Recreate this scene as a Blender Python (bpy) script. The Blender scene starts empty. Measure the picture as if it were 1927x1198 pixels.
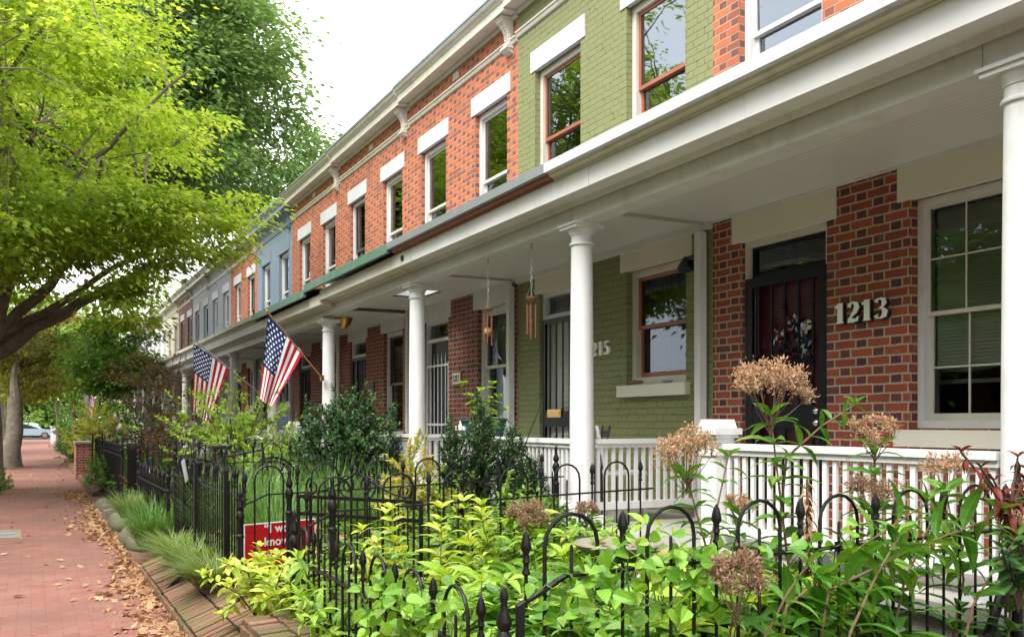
import bpy, math, random
import numpy as np
from mathutils import Vector, noise
random.seed(7); RNG = np.random.default_rng(11)
S = bpy.context.scene
COL = S.collection
PI = math.pi
R = math.radians
EYE = 1.6
XF = 5.9          # facade plane
XC = 4.46         # porch column line
PY = [3.03, 7.12, 11.2, 15.28, 19.42, 23.6]
while len(PY) < 19: PY.append(PY[-1] + 4.15)

# ------------------------------------------------------------------ objects
WL = {}
def link(o, parent=None, wl=(0, 0, 0)):
    COL.objects.link(o)
    if parent is not None:
        o.parent = parent
    WL[o.name] = Vector(wl)
    return o
def tag(o, label=None, cat=None, group=None, kind=None):
    if label: o['label'] = label
    if cat: o['category'] = cat
    if group: o['group'] = group
    if kind: o['kind'] = kind
    return o
def thing(name, label, cat, loc=(0, 0, 0), group=None):
    o = bpy.data.objects.new(name, None)
    o.empty_display_size = 0.2
    link(o, None, loc); o.location = loc
    return tag(o, label, cat, group)

class MB:
    def __init__(self): self.v = []; self.f = []; self.m = []; self.mi = 0; self.smooth = False
    def add(self, vs, fs):
        b = len(self.v); self.v += [tuple(p) for p in vs]
        for f in fs: self.f.append([b + i for i in f]); self.m.append(self.mi)
        return self
    def box(self, x0, x1, y0, y1, z0, z1):
        if x0 > x1: x0, x1 = x1, x0
        if y0 > y1: y0, y1 = y1, y0
        if z0 > z1: z0, z1 = z1, z0
        vs = [(x0,y0,z0),(x1,y0,z0),(x1,y1,z0),(x0,y1,z0),(x0,y0,z1),(x1,y0,z1),(x1,y1,z1),(x0,y1,z1)]
        return self.add(vs, [(3,2,1,0),(4,5,6,7),(0,1,5,4),(1,2,6,5),(2,3,7,6),(3,0,4,7)])
    def obox(self, c, ax, ay, az):   # centre and three half-axis vectors
        c, ax, ay, az = map(Vector, (c, ax, ay, az))
        vs = [c + sx*ax + sy*ay + sz*az for sz in (-1,1) for sx, sy in ((-1,-1),(1,-1),(1,1),(-1,1))]
        return self.add(vs, [(3,2,1,0),(4,5,6,7),(0,1,5,4),(1,2,6,5),(2,3,7,6),(3,0,4,7)])
    def bar(self, p, q, w, h):
        p, q = Vector(p), Vector(q); d = (q-p)
        u = Vector((0,0,1)) if abs(d.normalized().z) < .95 else Vector((1,0,0))
        s = d.cross(u).normalized(); t = s.cross(d).normalized()
        return self.obox((p+q)/2, d/2, s*(w/2), t*(h/2))
    def quad(self, *p): return self.add(p, [tuple(range(len(p)))])
    def tube(self, pts, r, n=6, caps=True):
        pts = [Vector(p) for p in pts]; k = len(pts)
        rs = r if isinstance(r, (list, tuple)) else [r]*k
        prev = None; rings = []
        for i, p in enumerate(pts):
            d = (pts[min(i+1,k-1)] - pts[max(i-1,0)])
            d = d.normalized() if d.length > 1e-9 else Vector((0,0,1))
            if prev is None:
                u = Vector((0,0,1)) if abs(d.z) < .9 else Vector((1,0,0))
                a = d.cross(u).normalized()
            else:
                a = (prev - d*prev.dot(d))
                a = a.normalized() if a.length > 1e-6 else d.orthogonal().normalized()
            prev = a; b = d.cross(a)
            rings.append([p + rs[i]*(math.cos(2*PI*j/n)*a + math.sin(2*PI*j/n)*b) for j in range(n)])
        vs = [q for rg in rings for q in rg]; fs = []
        for i in range(k-1):
            for j in range(n):
                fs.append((i*n+j, i*n+(j+1)%n, (i+1)*n+(j+1)%n, (i+1)*n+j))
        if caps: fs.append(tuple(range(n-1,-1,-1))); fs.append(tuple((k-1)*n+j for j in range(n)))
        return self.add(vs, fs)
    def lathe(self, prof, c, n=24, ph=0):
        cx, cy, cz = c; vs = []; fs = []
        for r, z in prof:
            for j in range(n):
                a = 2*PI*j/n + ph
                vs.append((cx + r*math.cos(a), cy + r*math.sin(a), cz + z))
        for i in range(len(prof)-1):
            for j in range(n):
                fs.append((i*n+j, i*n+(j+1)%n, (i+1)*n+(j+1)%n, (i+1)*n+j))
        fs.append(tuple(range(n-1,-1,-1))); fs.append(tuple((len(prof)-1)*n+j for j in range(n)))
        return self.add(vs, fs)
    def prism(self, prof, y0, y1):     # closed XZ profile swept along Y
        n = len(prof)
        vs = [(x,y0,z) for x,z in prof] + [(x,y1,z) for x,z in prof]
        fs = [(i,(i+1)%n,n+(i+1)%n,n+i) for i in range(n)]
        fs += [tuple(range(n-1,-1,-1)), tuple(range(n,2*n))]
        return self.add(vs, fs)
    def sph(self, c, r, n=8, sz=1.0):
        return self.lathe([(max(1e-4, r*math.sin(PI*i/n)), -r*sz*math.cos(PI*i/n)) for i in range(n+1)], c, n*2)
    def build(self, name, mat, parent=None, label=None, smooth=None, loc=None):
        me = bpy.data.meshes.new(name)
        o = bpy.data.objects.new(name, me)
        wl = WL[parent.name] if parent is not None else Vector(loc or (0,0,0))
        if parent is None and loc is not None: o.location = loc
        off = np.array(wl)
        v = np.array(self.v, dtype=float).reshape(-1,3) - off
        me.from_pydata(v.tolist(), [], self.f)
        mats = mat if isinstance(mat, (list, tuple)) else [mat]
        for m in mats: me.materials.append(m)
        if len(mats) > 1: me.polygons.foreach_set('material_index', self.m)
        if smooth or (smooth is None and self.smooth):
            me.polygons.foreach_set('use_smooth', [True]*len(me.polygons))
            try: me.set_sharp_from_angle(angle=R(35))
            except Exception: pass
        me.update()
        link(o, parent, wl)
        if label: o['label'] = label
        return o

# leaves: many copies of a small template written straight into one mesh
def T_half(outline):          # outline: list of (x>=0, y, z); two halves folded on the midrib
    n = len(outline)
    ymin, ymax = outline[0][1], outline[-1][1]
    mid = [(0, y, z*0.0 - 0.06*x) for x, y, z in outline]
    vs = []; fs = []
    for i, (x,y,z) in enumerate(outline):
        vs.append((0, y, z)); vs.append((x, y, z + .25*x)); vs.append((-x, y, z + .25*x))
    for i in range(n-1):
        a, b = 3*i, 3*i+3
        fs.append((a, a+1, b+1, b)); fs.append((a, b, b+2, a+2))
    return np.array(vs, float), fs
T_LANCE = T_half([(.015,0,0),(.11,.18,.05),(.15,.38,.075),(.12,.62,.05),(.06,.85,-.03),(.004,1,-.12)])
T_BLADE = T_half([(.07,0,0),(.055,.35,.0),(.04,.7,-.0),(.002,1,0)])
T_OVAL = T_half([(.02,0,0),(.2,.25,.03),(.24,.55,.03),(.13,.85,0),(.004,1,-.05)])
T_SMALL = T_half([(.03,0,0),(.24,.45,.03),(.005,1,-.03)])
T_HEART = T_half([(.10,-.12,0),(.36,.02,.02),(.38,.3,.02),(.2,.7,0),(.005,1,-.06)])
def t_maple():
    half = [(0,0,0),(.32,-.06,0),(.2,.14,.02),(.52,.38,.04),(.24,.4,.02),(.2,.62,.02),(0,1,-.03)]
    vs = []; n = len(half)
    vs = [(x,y,z+.12*x) for x,y,z in half] + [(-x,y,z+.12*x) for x,y,z in half[1:-1]]
    f1 = list(range(n)); f2 = [0] + [n-1] + [n + i for i in range(n-3,-1,-1)]
    return np.array(vs, float), [tuple(f1), tuple(f2)]
T_MAPLE = t_maple()
def unit(a):
    return a / np.maximum(np.linalg.norm(a, axis=-1, keepdims=True), 1e-9)
class LB:
    """collects leaves; arrays of position, direction, normal, length"""
    def __init__(self): self.P=[]; self.D=[]; self.N=[]; self.S=[]
    def add(self, P, D, N, s):
        P = np.atleast_2d(P); k = len(P)
        self.P.append(P); self.D.append(np.broadcast_to(D,(k,3))); self.N.append(np.broadcast_to(N,(k,3)))
        self.S.append(np.broadcast_to(s,(k,)))
    def build(self, name, tmpl, mat, parent=None, loc=None, width=1.0, stems=None):
        tv, tf = tmpl
        P=np.concatenate(self.P); D=unit(np.concatenate(self.D)); N=np.concatenate(self.N); s=np.concatenate(self.S)
        X=unit(np.cross(D,N)); N=np.cross(X,D)
        n=len(P); k=len(tv)
        V=(P[:,None,:]+s[:,None,None]*(width*tv[None,:,0,None]*X[:,None,:]+tv[None,:,1,None]*D[:,None,:]+tv[None,:,2,None]*N[:,None,:]))
        wl = WL[parent.name] if parent is not None else Vector(loc or (0,0,0))
        V=V.reshape(-1,3)-np.array(wl)
        loops=np.concatenate([np.array(f) for f in tf]); tot=np.array([len(f) for f in tf])
        L=(loops[None,:]+(np.arange(n)*k)[:,None]).reshape(-1)
        T=np.tile(tot,n); st=np.concatenate([[0],np.cumsum(T)[:-1]])
        me=bpy.data.meshes.new(name)
        me.vertices.add(len(V)); me.vertices.foreach_set('co',V.astype(np.float32).ravel())
        me.loops.add(len(L)); me.loops.foreach_set('vertex_index',L.astype(np.int32))
        me.polygons.add(len(T)); me.polygons.foreach_set('loop_start',st.astype(np.int32))
        me.polygons.foreach_set('use_smooth',[False]*len(T))
        me.update(calc_edges=True)
        if n*len(loops)<900000:
            uv=me.uv_layers.new(name='UVMap'); uv.data.foreach_set('uv',np.tile(tv[loops][:,:2],(n,1)).astype(np.float32).ravel())
        me.materials.append(mat)
        o=bpy.data.objects.new(name,me)
        if parent is None and loc is not None: o.location=loc
        link(o,parent,wl)
        return o

# ------------------------------------------------------------------ materials
MATS = {}
def nodes(name):
    m = bpy.data.materials.new(name); m.use_nodes = True
    nt = m.node_tree; nt.nodes.clear()
    out = nt.nodes.new('ShaderNodeOutputMaterial')
    return m, nt, out
class NT:
    def __init__(self, nt): self.nt = nt
    def n(self, t, **k):
        x = self.nt.nodes.new(t)
        for a, b in k.items(): setattr(x, a, b)
        return x
    def l(self, a, b): self.nt.links.new(a, b)
    def val(self, sock, v):
        if hasattr(v, 'is_linked') or hasattr(v, 'links'): self.l(v, sock)
        else: sock.default_value = v
    def math(self, op, a, b=0.0, c=None, clamp=False):
        x = self.n('ShaderNodeMath', operation=op, use_clamp=clamp)
        self.val(x.inputs[0], a); self.val(x.inputs[1], b)
        if c is not None: self.val(x.inputs[2], c)
        return x.outputs[0]
    def mix(self, f, a, b, blend='MIX'):
        x = self.n('ShaderNodeMix', data_type='RGBA', blend_type=blend)
        self.val(x.inputs[0], f)
        for s, v in ((x.inputs[6], a), (x.inputs[7], b)):
            if isinstance(v, (tuple, list)): s.default_value = (*v[:3], 1)
            else: self.l(v, s)
        return x.outputs[2]
    def noise(self, vec, scale, detail=4, rough=.55):
        x = self.n('ShaderNodeTexNoise'); x.inputs['Scale'].default_value = scale
        x.inputs['Detail'].default_value = detail; x.inputs['Roughness'].default_value = rough
        if vec is not None: self.l(vec, x.inputs['Vector'])
        return x.outputs['Fac']
    def ramp(self, f, stops):
        x = self.n('ShaderNodeValToRGB'); self.l(f, x.inputs[0]); e = x.color_ramp.elements
        while len(e) < len(stops): e.new(.5)
        for el, (p, c) in zip(e, stops):
            el.position = p; el.color = (*c[:3], 1) if isinstance(c, (tuple, list)) else (c, c, c, 1)
        return x.outputs[0]
    def bump(self, h, strength=.4, dist=.01):
        x = self.n('ShaderNodeBump'); x.inputs['Strength'].default_value = strength
        x.inputs['Distance'].default_value = dist; self.l(h, x.inputs['Height']); return x.outputs[0]
    def prin(self, col, rough=.6, spec=.5, normal=None, metal=0):
        p = self.n('ShaderNodeBsdfPrincipled')
        if isinstance(col, (tuple, list)): p.inputs['Base Color'].default_value = (*col[:3], 1)
        else: self.l(col, p.inputs['Base Color'])
        self.val(p.inputs['Roughness'], rough); p.inputs['Specular IOR Level'].default_value = spec
        p.inputs['Metallic'].default_value = metal
        if normal is not None: self.l(normal, p.inputs['Normal'])
        return p.outputs[0]
    def pos(self): return self.n('ShaderNodeNewGeometry').outputs['Position']

def paint(name, col, col2=None, rough=.5, scale=3.0, spec=.4, bump=.08, dirt=.25, dirtcol=(.22,.17,.11), metal=0, fine=40):
    m, nt, out = nodes(name); t = NT(nt); p = t.pos()
    col2 = col2 or tuple(c*.86 for c in col)
    a = t.noise(p, scale, 5, .6)
    c = t.mix(t.ramp(a, [(.35,0.0),(.7,1.0)]), col, col2)
    if dirt:
        mp = t.n('ShaderNodeMapping'); mp.inputs['Scale'].default_value = (1,1,.35); t.l(p, mp.inputs[0])
        d = t.noise(mp.outputs[0], scale*3.1, 8, .7)
        c = t.mix(t.math('MULTIPLY', t.ramp(d, [(.55,0.0),(.78,1.0)]), dirt), c, dirtcol)
        ch = t.noise(p, scale*11, 5, .75); loc_ = t.noise(p, scale*.8, 3, .6)
        c = t.mix(t.math('MULTIPLY', t.math('MULTIPLY', t.ramp(ch, [(.66,0.0),(.69,1.0)]), t.ramp(loc_, [(.48,0.0),(.6,1.0)])), min(1, dirt*1.6)), c, dirtcol)
    f = t.noise(p, fine, 4, .6)
    t.l(t.prin(c, rough, spec, t.bump(f, bump, .01), metal), out.inputs[0])
    MATS[name] = m; return m

def brick(name, c1, c2, head, mortar, painted=False, mw=.012, row=.0735, P=.335, bump=.55, headvar=.5):
    m, nt, out = nodes(name); t = NT(nt)
    g = t.n('ShaderNodeNewGeometry'); p = g.outputs['Position']
    wob = t.n('ShaderNodeTexNoise'); wob.inputs['Scale'].default_value = 9; t.l(p, wob.inputs['Vector'])
    ws = t.n('ShaderNodeVectorMath', operation='MULTIPLY_ADD'); t.l(wob.outputs['Color'], ws.inputs[0])
    ws.inputs[1].default_value = (.017,.017,.014); t.l(p, ws.inputs[2])
    sp = t.n('ShaderNodeSeparateXYZ'); t.l(ws.outputs[0], sp.inputs[0])
    sn = t.n('ShaderNodeSeparateXYZ'); t.l(g.outputs['True Normal'], sn.inputs[0])
    isx = t.math('GREATER_THAN', t.math('ABSOLUTE', sn.outputs[1]), .5)
    u = t.math('ADD', t.math('MULTIPLY', isx, sp.outputs[0]), t.math('MULTIPLY', t.math('SUBTRACT', 1.0, isx), sp.outputs[1]))
    v = t.math('DIVIDE', sp.outputs[2], row)
    r = t.math('FLOOR', v); fv = t.math('FRACT', v)
    fu_ = t.math('ADD', t.math('DIVIDE', u, P), t.math('MULTIPLY', t.math('MODULO', r, 2.0), .5))
    fu = t.math('FRACT', fu_); cell = t.math('FLOOR', fu_)
    A = .665
    ish = t.math('GREATER_THAN', fu, A)
    d1 = t.math('MINIMUM', t.math('MINIMUM', fu, t.math('SUBTRACT', 1.0, fu)), t.math('ABSOLUTE', t.math('SUBTRACT', fu, A)))
    d1 = t.math('MULTIPLY', d1, P)
    d2 = t.math('MULTIPLY', t.math('MINIMUM', fv, t.math('SUBTRACT', 1.0, fv)), row)
    d = t.math('MINIMUM', d1, d2)
    mr = t.n('ShaderNodeMapRange', interpolation_type='SMOOTHSTEP'); t.l(d, mr.inputs[0])
    mr.inputs[1].default_value = mw*.36; mr.inputs[2].default_value = mw*.68
    msk = mr.outputs[0]
    cv = t.n('ShaderNodeCombineXYZ'); t.l(cell, cv.inputs[0]); t.l(r, cv.inputs[1]); t.l(ish, cv.inputs[2])
    wn = t.n('ShaderNodeTexWhiteNoise', noise_dimensions='3D'); t.l(cv.outputs[0], wn.inputs[0])
    rnd = wn.outputs['Value']
    sc = t.n('ShaderNodeSeparateColor'); t.l(wn.outputs['Color'], sc.inputs[0])
    fine = t.noise(p, 60, 6, .7); big = t.noise(p, 1.3, 4, .6)
    if painted:
        col = t.mix(t.math('MULTIPLY', rnd, .35), c1, c2)
        col = t.mix(t.ramp(big, [(.4,0.0),(.7,.6)]), col, c2)
        col = t.mix(t.math('MULTIPLY', t.math('SUBTRACT', 1.0, msk), .35), col, tuple(x*.6 for x in c1))
        # a few chips and dark gaps in the joints
        chip = t.math('MULTIPLY', t.math('SUBTRACT', 1.0, msk), t.ramp(t.noise(p, 14, 3, .6), [(.56,0.0),(.64,1.0)]))
        col = t.mix(t.math('MULTIPLY', chip, .75), col, head)
    else:
        base = t.mix(rnd, c1, c2)
        hd = t.mix(t.math('MULTIPLY', sc.outputs[1], headvar), head, c2)
        base = t.mix(ish, base, hd)
        odd = t.math('MULTIPLY', t.math('GREATER_THAN', sc.outputs[0], .9), t.math('SUBTRACT', 1.0, ish))
        base = t.mix(t.math('MULTIPLY', odd, .55), base, head)
        base = t.mix(t.math('MULTIPLY', t.ramp(fine, [(.45,0.0),(.75,1.0)]), .45), base, tuple(x*.55 for x in c2))
        mo = t.mix(fine, mortar, tuple(x*.6 for x in mortar))
        col = t.mix(msk, mo, base)
        col = t.mix(t.math('MULTIPLY', t.ramp(big, [(.5,0.0),(.75,1.0)]), .30), col, (.10,.06,.045))
        ms = t.n('ShaderNodeMapping'); ms.inputs['Scale'].default_value = (3,3,.5); t.l(p, ms.inputs[0])
        stn = t.noise(ms.outputs[0], 2.2, 7, .7)
        col = t.mix(t.math('MULTIPLY', t.ramp(stn, [(.55,0.0),(.72,1.0)]), .35), col, (.07,.05,.04))
        eff = t.noise(p, 5.5, 7, .75)
        col = t.mix(t.math('MULTIPLY', t.ramp(eff, [(.60,0.0),(.74,1.0)]), .22), col, (.55,.47,.38))
    h = t.math('ADD', msk, t.math('MULTIPLY', fine, .28))
    h = t.math('ADD', h, t.math('MULTIPLY', sc.outputs[2], .3))
    t.l(t.prin(col, .62 if painted else .85, .35 if painted else .2, t.bump(h, bump, .010)), out.inputs[0])
    MATS[name] = m; return m

def leafmat(name, cols, trans=.4, rough=.45, spec=.4, tcol=None, veins=0, brown=.5):
    m, nt, out = nodes(name); t = NT(nt)
    g = t.n('ShaderNodeNewGeometry')
    n1 = t.noise(g.outputs['Position'], 1.1, 3, .6)
    f = t.math('ADD', t.math('MULTIPLY', g.outputs['Random Per Island'], .75), t.math('MULTIPLY', t.math('SUBTRACT', n1, .5), 1.0))
    f = t.math('ADD', f, .12, clamp=True)
    k = len(cols)
    c = t.ramp(f, [(i/(k-1), cols[i]) for i in range(k)])
    fine = t.noise(g.outputs['Position'], 90, 3, .6)
    c = t.mix(t.math('MULTIPLY', fine, .35), c, t.mix(1.0, c, (.55,.6,.5), 'MULTIPLY'))
    hgt = fine
    if veins:
        uv = t.n('ShaderNodeUVMap'); uv.uv_map = 'UVMap'; sx = t.n('ShaderNodeSeparateXYZ'); t.l(uv.outputs[0], sx.inputs[0])
        ax = t.math('ABSOLUTE', sx.outputs[0])
        mid = t.ramp(ax, [(.008,1.0),(.022,0.0)])
        fr = t.math('FRACT', t.math('MULTIPLY', t.math('SUBTRACT', sx.outputs[1], t.math('MULTIPLY', ax, .9)), 8.0))
        sv = t.ramp(fr, [(.0,1.0),(.10,0.0)])
        vv = t.math('MAXIMUM', mid, t.math('MULTIPLY', sv, .45))
        c = t.mix(t.math('MULTIPLY', vv, veins), c, t.mix(1.0, c, (1.7,1.5,1.5), 'MULTIPLY'))
        bn = t.noise(g.outputs['Position'], 22, 5, .7)
        tip = t.math('MULTIPLY', t.math('GREATER_THAN', g.outputs['Random Per Island'], .80), t.ramp(bn, [(.48,0.0),(.58,1.0)]))
        c = t.mix(t.math('MULTIPLY', tip, brown), c, (.20,.13,.045))
        hgt = t.math('SUBTRACT', t.math('MULTIPLY', fine, .5), vv)
    b = t.prin(c, rough, spec, t.bump(hgt, .3 if veins else .15, .004))
    tr = t.n('ShaderNodeBsdfTranslucent')
    tc = t.mix(1.0, c, tcol or (1.35,1.25,.55), 'MULTIPLY'); t.l(tc, tr.inputs[0])
    mx = t.n('ShaderNodeMixShader'); mx.inputs[0].default_value = trans
    t.l(b, mx.inputs[1]); t.l(tr.outputs[0], mx.inputs[2]); t.l(mx.outputs[0], out.inputs[0])
    MATS[name] = m; return m

def simple(name, col, rough=.5, spec=.5, metal=0):
    m, nt, out = nodes(name); t = NT(nt); p = t.pos()
    f = t.noise(p, 25, 4, .6)
    c = t.mix(f, col, tuple(x*.72 for x in col))
    t.l(t.prin(c, rough, spec, t.bump(f, .1, .005), metal), out.inputs[0])
    MATS[name] = m; return m

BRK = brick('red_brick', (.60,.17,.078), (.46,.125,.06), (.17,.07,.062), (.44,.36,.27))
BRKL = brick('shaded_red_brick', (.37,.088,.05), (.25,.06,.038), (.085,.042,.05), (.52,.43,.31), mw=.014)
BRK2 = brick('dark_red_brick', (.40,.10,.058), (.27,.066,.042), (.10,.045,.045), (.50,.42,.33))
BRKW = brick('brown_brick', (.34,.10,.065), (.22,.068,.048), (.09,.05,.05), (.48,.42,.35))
GRN = brick('green_painted_brick', (.225,.24,.105), (.195,.21,.092), (.06,.06,.03), (.2,.2,.1), True, bump=.8)
BLU = brick('blue_painted_brick', (.20,.265,.335), (.17,.225,.29), (.08,.10,.12), (.2,.2,.2), True, bump=.8)
GRY = brick('grey_painted_brick', (.36,.37,.42), (.31,.32,.36), (.12,.12,.14), (.2,.2,.2), True, bump=.6)
CRM = brick('cream_painted_brick', (.62,.55,.40), (.54,.48,.35), (.25,.2,.14), (.2,.2,.2), True, bump=.6)
WHB = brick('white_painted_brick', (.72,.71,.68), (.64,.63,.60), (.3,.28,.25), (.2,.2,.2), True, bump=.6)
WHITE = paint('white_paint', (.70,.70,.705), (.62,.618,.605), .46, 1.7, dirt=.38)
WHITE2 = paint('clean_white_paint', (.58,.59,.63), (.52,.53,.56), .55, 2, dirt=.32)
CREAM = paint('cream_paint', (.66,.63,.555), (.57,.535,.455), .45, 1.5, dirt=.5)
BEIGE = paint('beige_lintel_paint', (.72,.68,.58), (.67,.63,.54), .55, 1.2, dirt=.08)
GREYPORCH = paint('worn_grey_paint', (.50,.48,.43), (.42,.40,.36), .55, 1.5, dirt=.4)
FLASHG = paint('grey_metal', (.22,.24,.25), None, .4, 3, dirt=.1)
FLASHGR = paint('green_metal', (.085,.17,.125), (.12,.21,.17), .45, 4, dirt=.15)
FLASHB = paint('blue_grey_metal', (.30,.37,.45), None, .4, 3, dirt=.1)
RUST = paint('brown_red_paint', (.30,.085,.04), (.24,.065,.035), .45, 4, dirt=.1)
BLACKM = paint('black_wrought_iron', (.006,.006,.007), (.012,.009,.009), .42, 14, .22, .25, .15, (.05,.03,.02))
DARKDOOR = paint('black_door_paint', (.006,.007,.010), None, .35, 3, .2, dirt=0)
REDDOOR = paint('dark_red_door', (.075,.006,.013), None, .4, 3, dirt=0)
TRIMR = paint('terracotta_sash_paint', (.36,.115,.062), None, .4, 4, dirt=.05)
SASHC = paint('cream_sash_paint', (.66,.63,.54), None, .45, 4, dirt=.1)
SASHD = paint('dark_sash_paint', (.07,.075,.085), None, .4, 4, dirt=0)
CONC = paint('concrete', (.40,.385,.36), (.32,.31,.29), .85, 2, .2, .3, .4, (.16,.14,.11))
FLOORM = paint('porch_floor_paint', (.36,.345,.32), (.30,.29,.27), .6, 2, dirt=.4)
MOSSY = paint('mossy_stone', (.15,.14,.10), (.10,.10,.06), .92, 4, .2, .6, .6, (.07,.085,.03))
STONE = paint('stone', (.25,.22,.175), (.18,.16,.12), .88, 3, .2, .5, .6, (.10,.105,.045))
TIMB = paint('weathered_timber', (.24,.20,.15), (.17,.15,.11), .8, 5, .2, .4, .4)
DARKIN = simple('dim_room', (.10,.105,.105), .9, .1)
CURT = paint('curtain_cloth', (.55,.56,.53), (.42,.44,.42), .9, 6, .1, .1, 0)
CURTG = paint('grey_green_curtain', (.16,.22,.20), (.11,.16,.15), .9, 6, .1, .1, 0)
BLIND = paint('window_blind', (.60,.60,.57), None, .7, 3, dirt=0)
BLINDG = paint('grey_window_blind', (.66,.68,.63), None, .7, 3, dirt=0)
BRASS = simple('brass', (.65,.42,.13), .3, .5, 1)
CHROME = simple('steel', (.6,.58,.55), .28, .5, 1)
COPPER = simple('copper_tube', (.27,.12,.075), .35, .5, .7)
CHAIN = simple('chain_metal', (.5,.49,.46), .45, .5, .6)
REDS = paint('red_sign_plastic', (.55,.010,.016), None, .4, 3, dirt=0)
WHITES = paint('white_sign_ink', (.85,.85,.85), None, .5, 3, dirt=0)
BLUEF = paint('navy_flag_cloth', (.012,.030,.12), None, .85, 8, .1, .1, 0)
REDF = paint('red_flag_cloth', (.42,.012,.03), None, .85, 8, .1, .1, 0)
WHITEF = paint('white_flag_cloth', (.80,.79,.80), None, .85, 8, .1, .1, 0)
WOODP = paint('varnished_wood', (.30,.13,.06), None, .4, 9, dirt=0)
TEAL = simple('dark_teal_plastic', (.012,.055,.06), .4)
NUMW = paint('white_number_paint', (.86,.85,.80), None, .4, 5, dirt=0)
NAVYP = simple('dark_plastic', (.012,.014,.02), .4)
RUBBER = simple('black_rubber', (.012,.012,.012), .6)
BARK = paint('bark', (.24,.20,.155), (.14,.115,.09), .9, 6, .15, .9, .5, (.05,.06,.03), fine=24)
TWIG = paint('twig_bark', (.10,.07,.045), (.06,.045,.03), .9, 9, .15, .3, 0)
STEMP = paint('purple_green_stem', (.16,.07,.05), (.12,.12,.045), .6, 9, .3, .1, 0)
STEMG = paint('green_stem', (.10,.17,.04), None, .6, 9, .3, .1, 0)
SOIL = paint('soil', (.055,.038,.026), (.035,.026,.018), .95, 9, .1, .9, .4, (.12,.075,.04))
CARP = simple('silver_blue_car_paint', (.42,.50,.60), .22, .6, .3)
def glassmat(name, tint=(.72,.80,.78), ior=1.75):
    m, nt, out = nodes(name); t = NT(nt)
    tr = t.n('ShaderNodeBsdfTransparent'); tr.inputs[0].default_value = (*tint, 1)
    gl = t.n('ShaderNodeBsdfGlossy'); gl.inputs['Roughness'].default_value = .012; gl.inputs[0].default_value = (.80,.90,1.0,1)
    nz = t.noise(t.pos(), 2.2, 1, .4)
    t.l(t.bump(nz, .10, .02), gl.inputs['Normal'])
    fr = t.n('ShaderNodeFresnel'); fr.inputs[0].default_value = ior
    mx = t.n('ShaderNodeMixShader'); t.l(fr.outputs[0], mx.inputs[0]); t.l(tr.outputs[0], mx.inputs[1]); t.l(gl.outputs[0], mx.inputs[2])
    t.l(mx.outputs[0], out.inputs[0]); MATS[name] = m; return m
GLASS = glassmat('window_glass', (.66,.80,.80), 2.7)
GLASSL = glassmat('lower_window_glass', (.80,.86,.83), 1.65)
def beadboard():
    m, nt, out = nodes('beadboard_ceiling_paint'); t = NT(nt); p = t.pos()
    sp = t.n('ShaderNodeSeparateXYZ'); t.l(p, sp.inputs[0])
    fx = t.math('FRACT', t.math('DIVIDE', sp.outputs[0], .062))
    gr = t.math('MINIMUM', fx, t.math('SUBTRACT', 1.0, fx))
    h = t.ramp(gr, [(.0,0.0),(.12,1.0)])
    n = t.noise(p, 2, 4, .6)
    c = t.mix(n, (.74,.73,.70), (.64,.63,.60))
    c = t.mix(t.math('MULTIPLY', t.math('SUBTRACT', 1.0, h), .35), c, (.3,.29,.27))
    t.l(t.prin(c, .4, .4, t.bump(h, .5, .01)), out.inputs[0]); return m
BEAD = beadboard()
def paving():
    m, nt, out = nodes('sidewalk_brick'); t = NT(nt)
    p = t.pos()
    wob = t.n('ShaderNodeTexNoise'); wob.inputs['Scale'].default_value = 5; t.l(p, wob.inputs['Vector'])
    ws = t.n('ShaderNodeVectorMath', operation='MULTIPLY_ADD'); t.l(wob.outputs['Color'], ws.inputs[0])
    ws.inputs[1].default_value = (.018,.018,0); t.l(p, ws.inputs[2])
    sp = t.n('ShaderNodeSeparateXYZ'); t.l(ws.outputs[0], sp.inputs[0])
    L, H = .215, .105
    v = t.math('DIVIDE', sp.outputs[1], H); r = t.math('FLOOR', v); fv = t.math('FRACT', v)
    uu = t.math('ADD', t.math('DIVIDE', sp.outputs[0], L), t.math('MULTIPLY', t.math('MODULO', r, 2.0), .5))
    fu = t.math('FRACT', uu); cell = t.math('FLOOR', uu)
    d = t.math('MINIMUM', t.math('MULTIPLY', t.math('MINIMUM', fu, t.math('SUBTRACT', 1.0, fu)), L), t.math('MULTIPLY', t.math('MINIMUM', fv, t.math('SUBTRACT', 1.0, fv)), H))
    mr = t.n('ShaderNodeMapRange', interpolation_type='SMOOTHSTEP'); t.l(d, mr.inputs[0]); mr.inputs[1].default_value = .001; mr.inputs[2].default_value = .005
    cv = t.n('ShaderNodeCombineXYZ'); t.l(cell, cv.inputs[0]); t.l(r, cv.inputs[1])
    wn = t.n('ShaderNodeTexWhiteNoise', noise_dimensions='3D'); t.l(cv.outputs[0], wn.inputs[0])
    fine = t.noise(p, 55, 6, .7); big = t.noise(p, .55, 5, .6); mid = t.noise(p, 3.2, 5, .65)
    c = t.mix(wn.outputs['Value'], (.265,.102,.078), (.19,.07,.055))
    c = t.mix(t.math('MULTIPLY', t.ramp(mid, [(.4,0.0),(.66,1.0)]), .8), c, (.255,.14,.11))
    c = t.mix(t.math('MULTIPLY', t.ramp(big, [(.42,0.0),(.62,1.0)]), .6), c, (.13,.068,.052))
    c = t.mix(t.math('MULTIPLY', fine, .35), c, (.2,.1,.08))
    c = t.mix(mr.outputs[0], (.15,.075,.06), c)
    h = t.math('ADD', mr.outputs[0], t.math('ADD', t.math('MULTIPLY', wn.outputs['Value'], .5), t.math('MULTIPLY', fine, .3)))
    t.l(t.prin(c, .82, .25, t.bump(h, .45, .008)), out.inputs[0]); return m
PAVE = paving()
ASPH = paint('asphalt', (.055,.055,.057), (.045,.045,.046), .9, 4, .2, .5, .2)
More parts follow.
